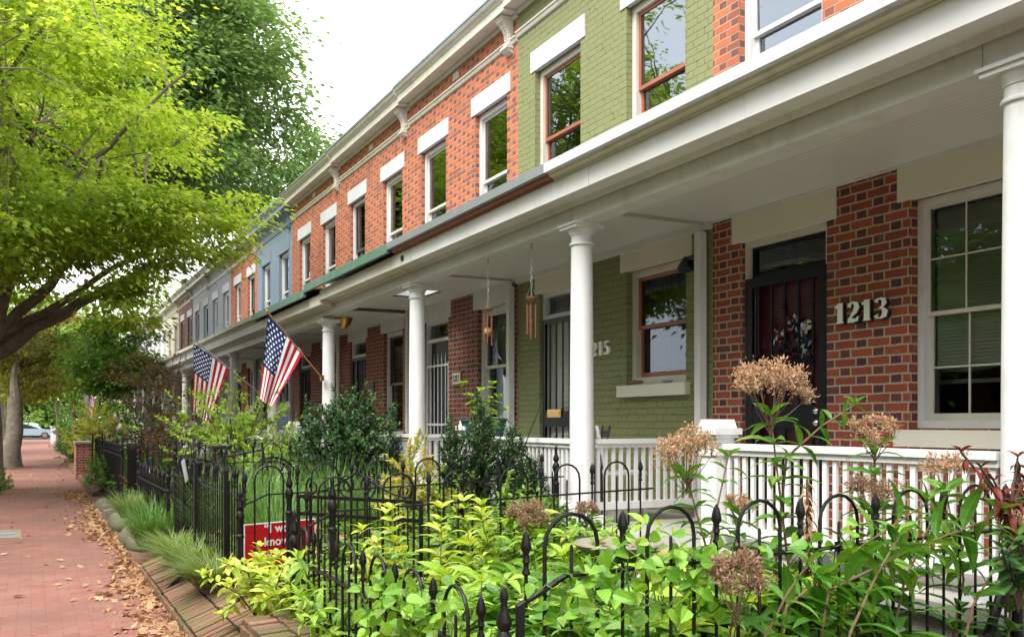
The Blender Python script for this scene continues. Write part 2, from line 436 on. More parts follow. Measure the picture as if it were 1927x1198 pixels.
def edging():
    m, nt, out = nodes('mossy_edging_brick'); t = NT(nt); g = t.n('ShaderNodeNewGeometry'); p = g.outputs['Position']
    fine = t.noise(p, 45, 7, .75); moss = t.noise(p, 2.6, 6, .7)
    c = t.ramp(g.outputs['Random Per Island'], [(0,(.26,.115,.075)),(.35,(.19,.095,.065)),(.7,(.30,.16,.11)),(1,(.16,.10,.075))])
    c = t.mix(t.math('MULTIPLY', t.ramp(fine, [(.4,0.0),(.7,1.0)]), .6), c, (.10,.075,.05))
    c = t.mix(t.math('MULTIPLY', t.ramp(moss, [(.40,0.0),(.60,1.0)]), .8), c, (.115,.115,.045))
    t.l(t.prin(c, .92, .2, t.bump(fine, .8, .012)), out.inputs[0]); return m
EDGEB = edging()
# leaves
L_MAPLE = leafmat('maple_leaf', [(.16,.29,.03),(.28,.42,.045),(.42,.53,.075),(.56,.61,.13)], .58, .5, .3, (1.25,1.2,.62))
L_OAK = leafmat('oak_leaf', [(.08,.16,.045),(.13,.235,.065),(.19,.31,.09),(.26,.38,.13)], .42, .45, .4)
L_FAR = leafmat('far_leaf', [(.16,.30,.05),(.26,.42,.07),(.36,.50,.11)], .45, .5, .3)
L_YEL = leafmat('yellow_green_leaf', [(.15,.20,.03),(.25,.29,.045),(.36,.36,.07),(.32,.22,.07)], .5, .5, .3)
L_MID = leafmat('mid_green_leaf', [(.07,.16,.025),(.12,.25,.035),(.20,.34,.05)], .45, .45, .4)
L_RED = leafmat('red_brown_leaf', [(.20,.075,.05),(.28,.12,.07),(.20,.16,.06),(.34,.17,.10)], .35, .5, .3, (1.2,.8,.5))
L_PINK = leafmat('pink_blossom', [(.35,.13,.12),(.45,.20,.18),(.16,.20,.06)], .3, .6, .2, (1.1,.9,.8))
L_HOLLY = leafmat('dark_glossy_leaf', [(.012,.042,.014),(.025,.075,.02),(.05,.12,.03),(.10,.17,.05)], .2, .38, .35)
L_DARK = leafmat('undergrowth_leaf', [(.025,.075,.018),(.045,.115,.025),(.07,.16,.03)], .3, .4, .4, veins=.4)
L_FLOW2 = leafmat('brown_dried_flower', [(.20,.115,.075),(.30,.18,.12),(.38,.25,.17)], .2, .85, .1, (1.1,.95,.8))
L_YEW = leafmat('columnar_evergreen_leaf', [(.018,.06,.018),(.035,.10,.025),(.07,.15,.035)], .2, .35, .5)
L_LIME = leafmat('lime_leaf', [(.17,.29,.03),(.27,.43,.05),(.40,.55,.09)], .45, .4, .4, veins=.55)
L_VINE = leafmat('vine_leaf', [(.08,.23,.018),(.16,.37,.03),(.28,.50,.05),(.10,.28,.035)], .4, .36, .5, veins=.55)
L_GC = leafmat('peony_leaf', [(.12,.27,.02),(.24,.44,.03),(.42,.55,.07),(.16,.33,.04)], .35, .4, .5, veins=.55)
L_JOE = leafmat('joe_pye_leaf', [(.045,.15,.018),(.09,.24,.028),(.16,.34,.045)], .35, .38, .5, veins=.55)
L_VAR = leafmat('variegated_leaf', [(.22,.42,.03),(.46,.60,.06),(.62,.66,.14),(.12,.30,.04)], .35, .4, .4, veins=.55)
L_GRASS = leafmat('grass_blade', [(.06,.15,.03),(.11,.24,.05),(.20,.33,.09)], .3, .45, .4)
L_OLIVE = leafmat('olive_grass_blade', [(.10,.18,.04),(.17,.26,.065),(.29,.33,.12)], .3, .5, .3)
L_ORNG = leafmat('orange_yellow_leaf', [(.20,.33,.05),(.34,.42,.08),(.52,.46,.12),(.58,.36,.12)], .45, .5, .3)
L_DEAD = leafmat('dead_red_leaf', [(.12,.022,.015),(.20,.035,.022),(.09,.03,.015)], .2, .5, .3, (1.2,.8,.6))
L_LITTER = leafmat('dry_leaf', [(.28,.13,.06),(.42,.235,.12),(.52,.34,.20),(.30,.13,.06)], .15, .7, .2, (1.1,.9,.7))
L_FLOW = leafmat('dried_flower', [(.34,.20,.12),(.48,.30,.185),(.58,.40,.26)], .25, .8, .1, (1.1,.95,.8))
L_COVER = leafmat('low_cover_leaf', [(.10,.20,.03),(.18,.32,.05),(.28,.42,.08)], .35, .42, .4, veins=.55)

# ------------------------------------------------------------------ camera, light
cam = bpy.data.cameras.new('camera'); co = bpy.data.objects.new('camera', cam); COL.objects.link(co)
co.location = (0, 0, EYE); co.rotation_euler = (R(90), 0, -math.atan(901.5/1740))
cam.sensor_width = 36; cam.lens = 36*1740/1927; cam.shift_y = (795-599)/1927; cam.clip_end = 2000; cam.clip_start = .05
S.camera = co
SUN_EL, SUN_AZ = 58, 245      # azimuth clockwise from +Y
w = bpy.data.worlds.new('World'); S.world = w; w.use_nodes = True
nt = w.node_tree; nt.nodes.clear(); t = NT(nt)
wo = t.n('ShaderNodeOutputWorld'); bg = t.n('ShaderNodeBackground'); bg.inputs[1].default_value = .12
sky = t.n('ShaderNodeTexSky', sky_type='NISHITA', sun_disc=False, sun_elevation=R(SUN_EL), sun_rotation=R(SUN_AZ))
sky.air_density = 1.0; sky.dust_density = 2.5
tc = t.n('ShaderNodeTexCoord')
cl = t.noise(tc.outputs['Generated'], 2.4, 7, .6)
cm = t.mix(cl, (8.4,8.7,9.2), (12.5,12.4,12.3))
mixs = t.mix(t.ramp(t.noise(tc.outputs['Generated'], 1.7, 6, .62), [(.25,.86),(.6,1.0)]), sky.outputs[0], cm)
t.l(mixs, bg.inputs[0]); t.l(bg.outputs[0], wo.inputs[0])
sl = bpy.data.lights.new('sun', 'SUN'); sl.energy = 2.6; sl.angle = R(32); sl.color = (1, .96, .89)
so = bpy.data.objects.new('sun', sl); COL.objects.link(so); so.location = (-8, -6, 20)
sd = Vector((math.sin(R(SUN_AZ))*math.cos(R(SUN_EL)), math.cos(R(SUN_AZ))*math.cos(R(SUN_EL)), math.sin(R(SUN_EL))))
so.rotation_euler = sd.to_track_quat('Z', 'Y').to_euler()
S.view_settings.view_transform = 'Standard'; S.view_settings.look = 'None'; S.view_settings.gamma = 1
S.view_settings.exposure = 1.3
S.cycles.use_denoising = True
S.cycles.max_bounces = 8; S.cycles.transparent_max_bounces = 12; S.cycles.diffuse_bounces = 4
S.cycles.caustics_reflective = False; S.cycles.caustics_refractive = False

# ------------------------------------------------------------------ houses
FL = .67; CEILZ = 3.57
def facade(mb, y0, y1, z0, z1, X, holes, zsplit, dep=.13):
    ys = sorted({y0, y1, *[h[0] for h in holes], *[h[1] for h in holes]})
    zs = sorted({z0, z1, zsplit, *[h[2] for h in holes], *[h[3] for h in holes]})
    for a, b in zip(ys, ys[1:]):
        for c, d in zip(zs, zs[1:]):
            cy, cz = (a+b)/2, (c+d)/2
            if any(h[0] < cy < h[1] and h[2] < cz < h[3] for h in holes): continue
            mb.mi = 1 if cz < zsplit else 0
            mb.quad((X,b,c),(X,a,c),(X,a,d),(X,b,d))
    for h in holes:
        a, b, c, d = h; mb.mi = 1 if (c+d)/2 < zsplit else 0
        mb.quad((X,a,c),(X+dep,a,c),(X+dep,a,d),(X,a,d)); mb.quad((X,b,c),(X,b,d),(X+dep,b,d),(X+dep,b,c))
        mb.quad((X,a,d),(X+dep,a,d),(X+dep,b,d),(X,b,d)); mb.quad((X,a,c),(X,b,c),(X+dep,b,c),(X+dep,a,c))
    mb.mi = 0

def frame_boxes(mb, X0, X1, a, b, c, d, w, wb=None):
    wb = wb or w
    mb.box(X0, X1, a, a+w, c, d); mb.box(X0, X1, b-w, b, c, d)
    mb.box(X0, X1, a+w, b-w, d-w, d); mb.box(X0, X1, a+w, b-w, c, c+wb)

def curtain_mesh(a, b, c, d, X, amp=.02, n=40, ph=0):
    mb = MB(); 
    for i in range(n+1):
        y = a + (b-a)*i/n; x = X + amp*math.sin(i*1.55+ph) + amp*.5*math.sin(i*.61+ph)
        mb.v += [(x, y, c), (x+.004, y, d)]
    for i in range(n): mb.f.append([2*i, 2*i+2, 2*i+3, 2*i+1]); mb.m.append(0)
    return mb

def window(P, a, b, c, d, framem, sashm, zmeet=None, curt=None, glass=None, muntins=False, sill=None, casing=.075, s=.042, name='window', blind=False):
    X = XF; zm = zmeet or (c+d)/2; glass = glass or GLASS
    mb = MB(); frame_boxes(mb, X+.075, X+.20, a+.004, b-.004, c+.004, d-.004, casing, casing)
    W = mb.build(name, framem, P)
    a2, b2, c2, d2 = a+casing, b-casing, c+casing, d-casing
    up = MB(); frame_boxes(up, X+.11, X+.14, a2, b2, zm-.02, d2, s)
    lo = MB(); frame_boxes(lo, X+.145, X+.175, a2, b2, c2, zm+.02, s, .06)
    if muntins:
        for mb2, z0, z1, X0 in ((up, zm, d2, X+.118), (lo, c2, zm, X+.153)):
            for k in (1, 2):
                y = a2+(b2-a2)*k/3; mb2.box(X0, X0+.012, y-.006, y+.006, z0, z1)
            z = (z0+z1)/2; mb2.box(X0-.002, X0+.014, a2, b2, z-.006, z+.006)
    up.build('sash', sashm, W); lo.build('sash', sashm, W)
    e1,e2,e3=[random.uniform(-.006,.006) for _ in range(3)]
    g = MB(); g.quad((X+.127+e1,b2-s,zm+.02),(X+.127+e1+e2,a2+s,zm+.02),(X+.127+e2+e3-e1*0,a2+s,d2-s),(X+.127+e3,b2-s,d2-s)); g.build('pane', glass, W)
    g = MB(); g.quad((X+.163,b2-s,c2+.06),(X+.163,a2+s,c2+.06),(X+.163,a2+s,zm-.02),(X+.163,b2-s,zm-.02)); g.build('pane', glass, W)
    if curt == 'pair':
        w = (b2-a2)
        curtain_mesh(a2, a2+w*.30, c2, d2, X+.32, ph=a).build('curtain', CURT, W, smooth=True)
        curtain_mesh(b2-w*.30, b2, c2, d2, X+.32, ph=b).build('curtain', CURT, W, smooth=True)
    elif curt is not None:
        curtain_mesh(a2, b2, c2, d2, X+.32, ph=a).build('curtain', curt, W, smooth=True)
    if blind:
        m2 = MB()
        z = c2+.02
        while z < d2-.04:
            m2.obox((X+.3, (a2+b2)/2, z), (.012,0,.010), (0,(b2-a2)/2,0), (-.001,0,.0012)); z += .034
        m2.build('blind', BLIND, W)
    if sill:
        m2 = MB(); m2.box(X-.07, X+.07, a-.07, b+.10, c-.135, c-.008); m2.build('sill', sill, W)
    return W

DIG = {
 '1': [[(.10,.04,.04),(.28,.04,.08),(.46,.04,.04)],[(.28,.0,.2),(.28,1,.2)],[(.27,.95,.06),(.06,.80,.10)]],
 '2': [[(.10,.74,.17),(.13,.88,.10),(.27,.97,.06),(.42,.88,.16),(.46,.72,.2),(.38,.5,.16),(.2,.28,.08),(.07,.08,.10)],[(.05,.08,.16),(.3,.08,.16),(.48,.1,.12),(.52,.26,.05)]],
 '3': [[(.08,.80,.16),(.14,.93,.08),(.28,.97,.06),(.42,.88,.16),(.44,.74,.18),(.36,.57,.08),(.22,.53,.05),(.38,.48,.10),(.48,.34,.2),(.44,.14,.18),(.28,.03,.06),(.13,.07,.08),(.07,.2,.17)]],
 '5': [[(.46,.92,.14),(.3,.92,.12),(.12,.95,.1)],[(.12,.97,.06),(.10,.55,.06)],[(.10,.54,.06),(.26,.62,.08),(.42,.52,.18),(.47,.32,.2),(.4,.12,.16),(.26,.03,.06),(.12,.07,.08),(.07,.2,.17)]],
 '7': [[(.04,.92,.14),(.3,.92,.15),(.5,.92,.14)],[(.48,.92,.07),(.32,.55,.12),(.24,.0,.2)]],
}
def digits(mb, s, yl, z, h, X, th=.022, adv=.56, fat=1.0, xs=1.0):
    cur = 0
    for ch in s:
        for si, st in enumerate(DIG[ch]):
            L=[];Rr=[]
            for i,(x,y,w_) in enumerate(st):
                w_=w_*fat
                p0=st[max(i-1,0)]; p1=st[min(i+1,len(st)-1)]
                dx,dy=p1[0]-p0[0],p1[1]-p0[1]; l=math.hypot(dx,dy) or 1
                nx,ny=-dy/l,dx/l
                L.append((x+nx*w_/2,y+ny*w_/2)); Rr.append((x-nx*w_/2,y-ny*w_/2))
            n=len(st); vs=[]
            xx = X - th - si*.0007
            for (x,y) in L+Rr: vs.append((xx, yl-(cur+x*xs)*h, z+y*h))
            for (x,y) in L+Rr: vs.append((X-.002, yl-(cur+x*xs)*h, z+y*h))
            fs=[]
            for i in range(n-1):
                fs.append((i,i+1,n+i+1,n+i)); fs.append((i+1,i,2*n+i,2*n+i+1)); fs.append((n+i,n+i+1,3*n+i+1,3*n+i))
            fs.append((0,n,3*n,2*n)); fs.append((n-1,2*n-1,4*n-1,3*n-1))
            mb.add(vs,fs)
        cur += adv if ch!='1' else adv*.95
    return cur*h

def spiral(mb, cy, cz, X, r0, turns, flip=1, a0=0, r=.006):
    pts=[]
    n=int(14*turns)
    for i in range(n+1):
        a=a0+flip*2*PI*turns*i/n; rr=r0*(1-.78*i/n)
        pts.append((X, cy+rr*math.cos(a), cz+rr*math.sin(a)))
    mb.tube(pts, r+.003, 5)

def security_gate(P, a, b, z0, z1, mat, scrolls=False, spears=False, X=XF+.03):
    mb=MB(); w=.06
    if not spears:
        frame_boxes(mb, X, X+.035, a, b, z0, z1, w+(.03 if scrolls else 0), .09)
        mb.box(X+.002, X+.033, a+w, b-w, z0+.85, z0+1.05)
    n=6
    for i in range(1,n):
        y=a+(b-a)*i/n
        if spears: mb.tube([(X+.012,y,z0+.02),(X+.012,y,z1-.12-.05*(abs(i-n/2)/n)),(X+.012,y,z1+.0)],[.009,.009,.002],6)
        else: mb.box(X+.008, X+.024, y-.011, y+.011, z0+.09, z1-w)
    if spears:
        for z in (z0+.08, z0+.85, z1-.2): mb.box(X, X+.012, a, b, z-.018, z+.018)
        for y in (a+.02,b-.02): mb.box(X-.002, X+.014, y-.014, y+.014, z0, z1-.15)
    g=mb.build('security_gate', mat, P)
    if scrolls:
        cy=(a+b)/2
        for (oy,oz,rr) in ((0,1.72,.13),(-.24,1.42,.11),(.24,1.42,.11),(0,1.40,.10),(0,.5,.12),(-.22,.32,.1),(.22,.32,.1)):
            for fl in (1,-1):
                sm=MB(); spiral(sm, cy+oy+fl*rr*.62, z0+oz+.05, X-.004, rr*.62, 1.7, fl, PI if fl>0 else 0); sm.build('scroll', mat, g)
                sm=MB(); spiral(sm, cy+oy+fl*rr*.45, z0+oz-.16, X-.004, rr*.45, 1.5, -fl, PI if fl>0 else 0); sm.build('scroll', mat, g)
            sm=MB()
            sm.tube([(X-.004,cy+oy,z0+oz+.05+rr),(X-.004,cy+oy,z0+oz+.17+rr)],[.012,.002],6)
            sm.build('scroll_tip', mat, g)
    return g

def door(P, a, b, zt, doorm, gate=None, transom_z=(2.99,3.25), knob=None, framem=WHITE):
    X=XF; mb=MB()
    zd=2.94
    frame_boxes(mb, X+.05, X+.20, a+.004, b-.004, FL, zt-.004, .055, .03)
    if gate!='black': mb.box(X+.05, X+.20, a+.059, b-.059, zd, zd+.055)
    F=mb.build('door_frame', framem if gate!='black' else CREAM, P)
    if gate=='black':
        t_=MB(); frame_boxes(t_, X+.09, X+.13, a+.06, b-.06, zd, zt-.06, .03, .045); t_.build('transom_frame', DARKDOOR, F)
    a2,b2=a+.06,b-.06
    d=MB(); d.box(X+.13, X+.17, a2, b2, FL+.03, zd)
    D=d.build('door', doorm, F)
    pm=MB()
    for (pz0,pz1) in ((FL+.2,FL+.8),(FL+.95,FL+2.0)):
        for k in (0,1):
            y0=a2+.08+k*(b2-a2-.04)/2; y1=y0+(b2-a2-.28)/2
            frame_boxes(pm, X+.118, X+.1295, y0, y1, pz0, pz1, .03)
    pm.build('door_panel', doorm, D)
    g=MB(); g.quad((X+.12,b2,zd+.06),(X+.12,a2,zd+.06),(X+.12,a2,zt-.06),(X+.12,b2,zt-.06)); g.build('transom_pane', GLASS, F)
    if gate=='black': G=security_gate(F, a2-.03, b2+.03, FL+.03, zd-.002, DARKDOOR, True)
    elif gate=='plain': G=security_gate(F, a2-.03, b2+.03, FL+.03, zd-.002, DARKDOOR)
    elif gate=='white': G=security_gate(F, a2, b2, FL+.05, zd-.2, WHITE, spears=True)
    if gate in ('black','plain'):
        k=MB()
        for z in (FL+.93, FL+1.03):
            k.tube([(X+.03,a2+.04,z),(X-.005,a2+.04,z),(X-.03,a2+.04,z),(X-.045,a2+.04,z)],[.03,.026,.028,.012],12)
        k.build('handle', CHROME, D, smooth=True)
    return F,D

def column(P, y, dz=0, n=28):
    z0=FL; zt=3.41+dz
    c=(XC,y,0)
    sh=MB()
    prof=[(.113,z0+.20)]
    for i in range(13):
        f=i/12; prof.append((.113-.015*f**1.7, z0+.20+(zt-.20-z0-.20)*f))
    sh.lathe(prof,c,n); col=sh.build('column', WHITE, P, smooth=True)
    b=MB(); b.box(XC-.16,XC+.16,y-.16,y+.16,z0+.002,z0+.085)
    b.lathe([(.13,z0+.085),(.150,z0+.10),(.155,z0+.125),(.150,z0+.15),(.13,z0+.165),(.124,z0+.18),(.115,z0+.2)],c,n); b.build('base', WHITE, col, smooth=True)
    k=MB(); k.lathe([(.098,zt-.2),(.112,zt-.195),(.115,zt-.185),(.112,zt-.175),(.098,zt-.17),(.098,zt-.115),(.106,zt-.11),(.108,zt-.10),(.125,zt-.075),(.138,zt-.055),(.138,zt-.05)],c,n)
    k.box(XC-.15,XC+.15,y-.15,y+.15,zt-.05,zt-.02); k.box(XC-.165,XC+.165,y-.165,y+.165,zt-.022,zt-.001)
    k.build('capital', WHITE, col, smooth=True)
    return col

def newel(P, y, x=XC):
    m=MB(); m.box(x-.085,x+.085,y-.085,y+.085,FL+.002,1.50)
    N=m.build('newel_post', WHITE, P)
    m=MB(); m.box(x-.098,x+.098,y-.098,y+.098,1.36,1.39)
    m.box(x-.105,x+.105,y-.105,y+.105,1.49,1.515); m.box(x-.125,x+.125,y-.125,y+.125,1.515,1.56)
    m.add([(x-.10,y-.10,1.56),(x+.10,y-.10,1.56),(x+.10,y+.10,1.56),(x-.10,y+.10,1.56),(x-.085,y-.085,1.625),(x+.085,y-.085,1.625),(x+.085,y+.085,1.625),(x-.085,y+.085,1.625)],[(0,1,5,4),(1,2,6,5),(2,3,7,6),(3,0,4,7),(4,5,6,7)])
    m.build('post_cap', WHITE, N)
def rail(P, p, q, mat=WHITE, zt=1.45, zb=.80, pitch=.08):
    p=Vector((*p,0)); q=Vector((*q,0)); d=(q-p); L=d.length; d/=L; s=Vector((-d.y,d.x,0))
    m=MB(); c=(p+q)/2
    m.obox(c+Vector((0,0,zt-.022)), d*L/2, s*.045, (0,0,.022)); m.obox(c+Vector((0,0,zt-.064)), d*L/2*.998, s*.026, (0,0,.019))
    m.obox(c+Vector((0,0,zb+.03)), d*L/2*.998, s*.026, (0,0,.035))
    A=m.build('railing', mat, P)
    m=MB(); n=int(L/pitch)
    for i in range(n):
        o=p+d*(L*(i+.5)/n); h=.0165+random.uniform(-.0015,.001)
        m.obox(o+Vector((0,0,(zt+zb)/2-.01)), (d+s*random.uniform(-.05,.05)+Vector((0,0,random.uniform(-.006,.006))))*h, s*.011, (0,0,(zt-zb)/2-.055))
    m.build('baluster_slats', mat, A)
    return A

def bracket(P, y0, y1, mat, dz=0):
    pr=[(0,5.14),(-.07,5.165),(-.10,5.195),(-.10,5.25),(-.065,5.28),(-.05,5.34),(-.06,5.42),(-.09,5.49),(-.14,5.55),(-.175,5.565),(-.19,5.60),(-.19,5.645),(0,5.645)]
    m=MB(); m.prism([(XF+x, EYE+z+dz) for x,z in pr], y0, y1); m.box(XF-.11,XF,y0-.015,y1+.015,EYE+5.205+dz,EYE+5.24+dz)
    m.box(XF-.2,XF,y0-.015,y1+.015,EYE+5.60+dz,EYE+5.632+dz)
    B=m.build('cornice_bracket', mat, P)
    for s in (.28,.72):
        m=MB(); y=y0+(y1-y0)*s
        for k in range(6):
            zz=5.335+k*.036; xx=-.052-.10*max(0,(zz-5.40)/.15)**1.4*.8
            m.sph((XF+xx, y, EYE+zz+dz), .022, 5)
        m.build('scale_pattern', mat, B, smooth=True)

def house(k, label, wallm, lowm=None, lintm=BEIGE, lint2=WHITE2, flash='green', sash=WHITE, sash2=WHITE, trim=WHITE,
          win=(.38,1.42), dr=(2.45,3.5), up=((.40,1.44),(2.5,3.5)), lowwin=None, gate='plain', doorm=DARKDOOR, curtl=CURTG, curts=('pair',None),
          zmeet=3.63, winz=(2.04,3.29), muntins=False, sill=True, skylight=False, full=True, beamm=WHITE, nw=2.45, brk=CREAM, lowsash=None, blind=(False,False), cornm=CREAM):
    Y0,Y1=PY[k],PY[k+1]
    if k<0: Y0,Y1=-1.1,3.03
    dz=-.035*min(max(0,k-1),4); pdz=0 if k<3 else -.07
    P=thing('row_house', label, 'house', (XF, (Y0+Y1)/2, 0), 'row houses with white columned porches')
    lowm=lowm or wallm
    wa,wb=Y0+win[0],Y0+win[1]; da,db=Y0+dr[0],Y0+dr[1]
    ups=[(Y0+a,Y0+b) for a,b in up]
    holes=[(wa,wb,winz[0],winz[1]),(da,db,FL,3.29)]+[(a,b,4.42+dz,6.25+dz) for a,b in ups]
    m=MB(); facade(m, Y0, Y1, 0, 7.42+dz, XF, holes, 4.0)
    B=XF+7
    m.mi=0
    for yy in (Y0+.006,Y1-.006): m.quad((XF+.002,yy,0),(B,yy,0),(B,yy,7.35+dz),(XF+.002,yy,7.35+dz))
    m.quad((B,Y0+.006,0),(B,Y1-.006,0),(B,Y1-.006,7.35+dz),(B,Y0+.006,7.35+dz))
    m.build('wall', [wallm, lowm], P)
    m=MB(); m.box(XF+.14,B-.05,Y0+.02,Y1-.02,3.75,3.9); m.box(XF+2.2,XF+2.3,Y0+.02,Y1-.02,.3,7.2+dz); m.box(XF+.14,B-.05,Y0+.02,Y1-.02,.55,.62); m.build('interior', DARKIN, P)
    # lintels
    for a,b in ups:
        m=MB(); m.box(XF-.014,XF+.045,a-.11,b+.11,6.246+dz,6.52+dz); m.build('lintel', lint2, P)
    for a,b in ((wa,wb),(da,db)):
        m=MB(); m.box(XF-.014,XF+.045,a-.11,b+.11,3.286,CEILZ+pdz-.002); m.build('lintel', lintm, P)
    # windows and door
    for i,(a,b) in enumerate(ups):
        window(P,a,b,4.42+dz,6.245+dz,trim,sash if i==0 else sash2,zmeet=EYE+zmeet+dz,curt=curts[i],blind=blind[i])
    window(P,wa,wb,winz[0],winz[1],trim,lowsash or sash,curt=curtl,glass=GLASSL,muntins=muntins,sill=BEIGE if sill else None,casing=.055 if muntins else .075,s=.03 if muntins else .042)
    F,D=door(P,da,db,3.29,doorm,gate)
    # cornice
    z=EYE+dz
    m=MB(); m.prism([(XF,z+5.25),(XF-.025,z+5.257),(XF-.035,z+5.28),(XF-.035,z+5.30),(XF-.055,z+5.312),(XF-.055,z+5.332),(XF,z+5.34)],Y0,Y1); m.build('frieze_moulding', cornm, P)
    m=MB(); m.prism([(XF,z+5.585),(XF-.015,z+5.585),(XF-.04,z+5.615),(XF-.04,z+5.648),(XF-.21,z+5.648),(XF-.21,z+5.63),(XF-.235,z+5.63),(XF-.235,z+5.745),(XF-.25,z+5.753),(XF-.26,z+5.775),(XF-.30,z+5.80),(XF-.32,z+5.835),(XF-.32,z+5.85),(XF,z+5.86)],Y0,Y1)
    m.build('cornice', cornm, P)
    m=MB(); m.prism([(XF-.335,z+5.852),(XF-.335,z+5.895),(XF+.35,z+6.0),(B,z+5.80),(B,z+5.74),(XF-.02,z+5.865)],Y0,Y1); m.build('roof', FLASHB if k in (2,5) else FLASHG, P)
    bracket(P, Y0+.15, Y0+.325, brk, dz)
    m=MB(); yc=(Y0+Y1)/2+.05; m.box(XF-.012,XF+.02,yc-.11,yc+.11,z+5.42,z+5.53)
    for i in range(5):
        m.box(XF-.018,XF-.011,yc-.1,yc+.1,z+5.43+i*.02,z+5.438+i*.02)
    m.build('frieze_vent', CREAM, P)
    # porch
    m=MB(); m.box(4.16,XF-.003,Y0+.002,Y1-.002,FL-.07,FL); m.build('porch_floor', FLOORM, P)
    m=MB(); m.box(4.24,4.30,Y0+.002,Y1-.002,-.1,FL-.07); m.build('porch_base', CONC, P)
    cz=CEILZ+pdz
    sk=None
    m=MB()
    if skylight:
        sk=(4.85,5.45,Y0+1.6,Y0+2.45)
        for (x0,x1,y0,y1) in ((4.555,sk[0],Y0,Y1),(sk[1],XF,Y0,Y1),(sk[0],sk[1],Y0,sk[2]),(sk[0],sk[1],sk[3],Y1)):
            m.box(x0,x1,y0,y1,cz,cz+.02)
    else: m.box(4.555,XF-.002,Y0,Y1,cz,cz+.02)
    m.build('porch_ceiling', BEAD, P)
    if sk:
        m=MB(); x0,x1,y0,y1=sk; zt=4.02
        m.quad((x0,y0,cz),(x0,y1,cz),(x0,y1,zt),(x0,y0,zt)); m.quad((x1,y0,cz),(x1,y0,zt),(x1,y1,zt),(x1,y1,cz)); m.quad((x0,y0,cz),(x0,y0,zt),(x1,y0,zt),(x1,y0,cz)); m.quad((x0,y1,cz),(x1,y1,cz),(x1,y1,zt),(x0,y1,zt))
        m.build('skylight', WHITE2, P)
    m=MB(); m.box(4.36,4.56,Y0+.10,Y1+.094,3.41+pdz,3.625+pdz); m.build('porch_beam', beamm, P)
    m=MB(); m.box(XF-.05,XF-.001,Y0+.002,Y1-.002,cz-.075,cz-.001) if wallm is GRN else m.box(XF-.022,XF-.0145,Y0+.002,Y1-.002,cz-.03,cz-.001)
    m.build('ceiling_trim', WHITE, P)
    q=pdz
    m=MB(); m.prism([(4.36,3.585+q),(4.34,3.545+q),(4.32,3.545+q),(4.30,3.585+q),(4.15,3.595+q),(4.15,3.58+q),(4.12,3.58+q),(4.12,3.745+q),(4.36,3.745+q)],Y0-.55,Y0+1.62); m.prism([(4.36,3.585+q),(4.34,3.545+q),(4.32,3.545+q),(4.30,3.585+q),(4.15,3.595+q),(4.15,3.581+q),(4.122,3.581+q),(4.122,3.745+q),(4.36,3.745+q)],Y0+1.625,Y1-.555); m.build('fascia', WHITE if flash!='green' else CREAM, P)
    if flash!='green':
        m=MB(); m.prism([(4.12,3.747+q),(4.10,3.75+q),(4.10,3.765+q),(4.06,3.78+q),(4.045,3.81+q),(4.03,3.825+q),(4.03,3.845+q),(4.3,3.845+q),(4.3,3.747+q)],Y0,Y1); m.build('crown_moulding', RUST if flash=='grey' else CREAM, P)
    fm={'white':WHITE2,'grey':FLASHG,'green':FLASHGR,'cream':CREAM}[flash]
    m=MB(); zl=3.80 if flash!='green' else 3.765
    m.prism([(4.0,zl+q),(4.0,3.885+q),(4.05,3.895+q),(4.05,zl+q)],Y0+(.003 if k!=1 else 0),Y1-(.003 if k!=1 else 0)); m.build('roof_flashing', fm, P)
    m=MB()
    if sk:
        x0,x1,y0,y1=sk
        def zz(x): return 3.893+(x-4.05)/(XF-4.05)*.22
        for (xa,xb,ya,yb) in ((4.05,x0,Y0,Y1),(x1,XF,Y0,Y1),(x0,x1,Y0,y0),(x0,x1,y1,Y1)):
            m.quad((xa,ya,zz(xa)),(xb,ya,zz(xb)),(xb,yb,zz(xb)),(xa,yb,zz(xa)))
    else: m.quad((4.05,Y0,3.893+q),(XF,Y0,4.113+q),(XF,Y1,4.113+q),(4.05,Y1,3.893+q))
    m.build('porch_roof', FLASHG, P)
    cy=Y0+(.10 if k>0 else -.07)
    if k>=-1:
        if k<0: cy=Y0+.1
        column(P, cy, pdz, 28 if k<4 else 16)
        newel(P, Y0+nw)
        rail(P,(XC,cy+.13),(XC,Y0+nw-.09))
        rail(P,(XC+.13,Y1+.10),(XF-.03,Y1+.10))
        m=MB(); m.box(XF-.11,XF-.03,Y1+.06,Y1+.15,FL,cz-.1) if wallm is not BRK or k==0 else m.tube([(XF-.06,Y1+.0,FL),(XF-.06,Y1+.0,cz)],.038,12)
        m.build('downspout', WHITE, P)
        m=MB(); m.box(4.57,XF-.06,Y1+.085,Y1+.115,cz-.03,cz-.001); m.build('ceiling_batten', GREYPORCH, P)
        # steps down to the garden
        ya,yb=Y0+nw+.12,Y1-.05
        m=MB()
        for i in range(2): m.box(3.62+.27*i,4.155,ya+.004*i,yb-.004*i,-.05,.31+.17*i)
        m.build('porch_steps', CONC, P)
    return P,F,D

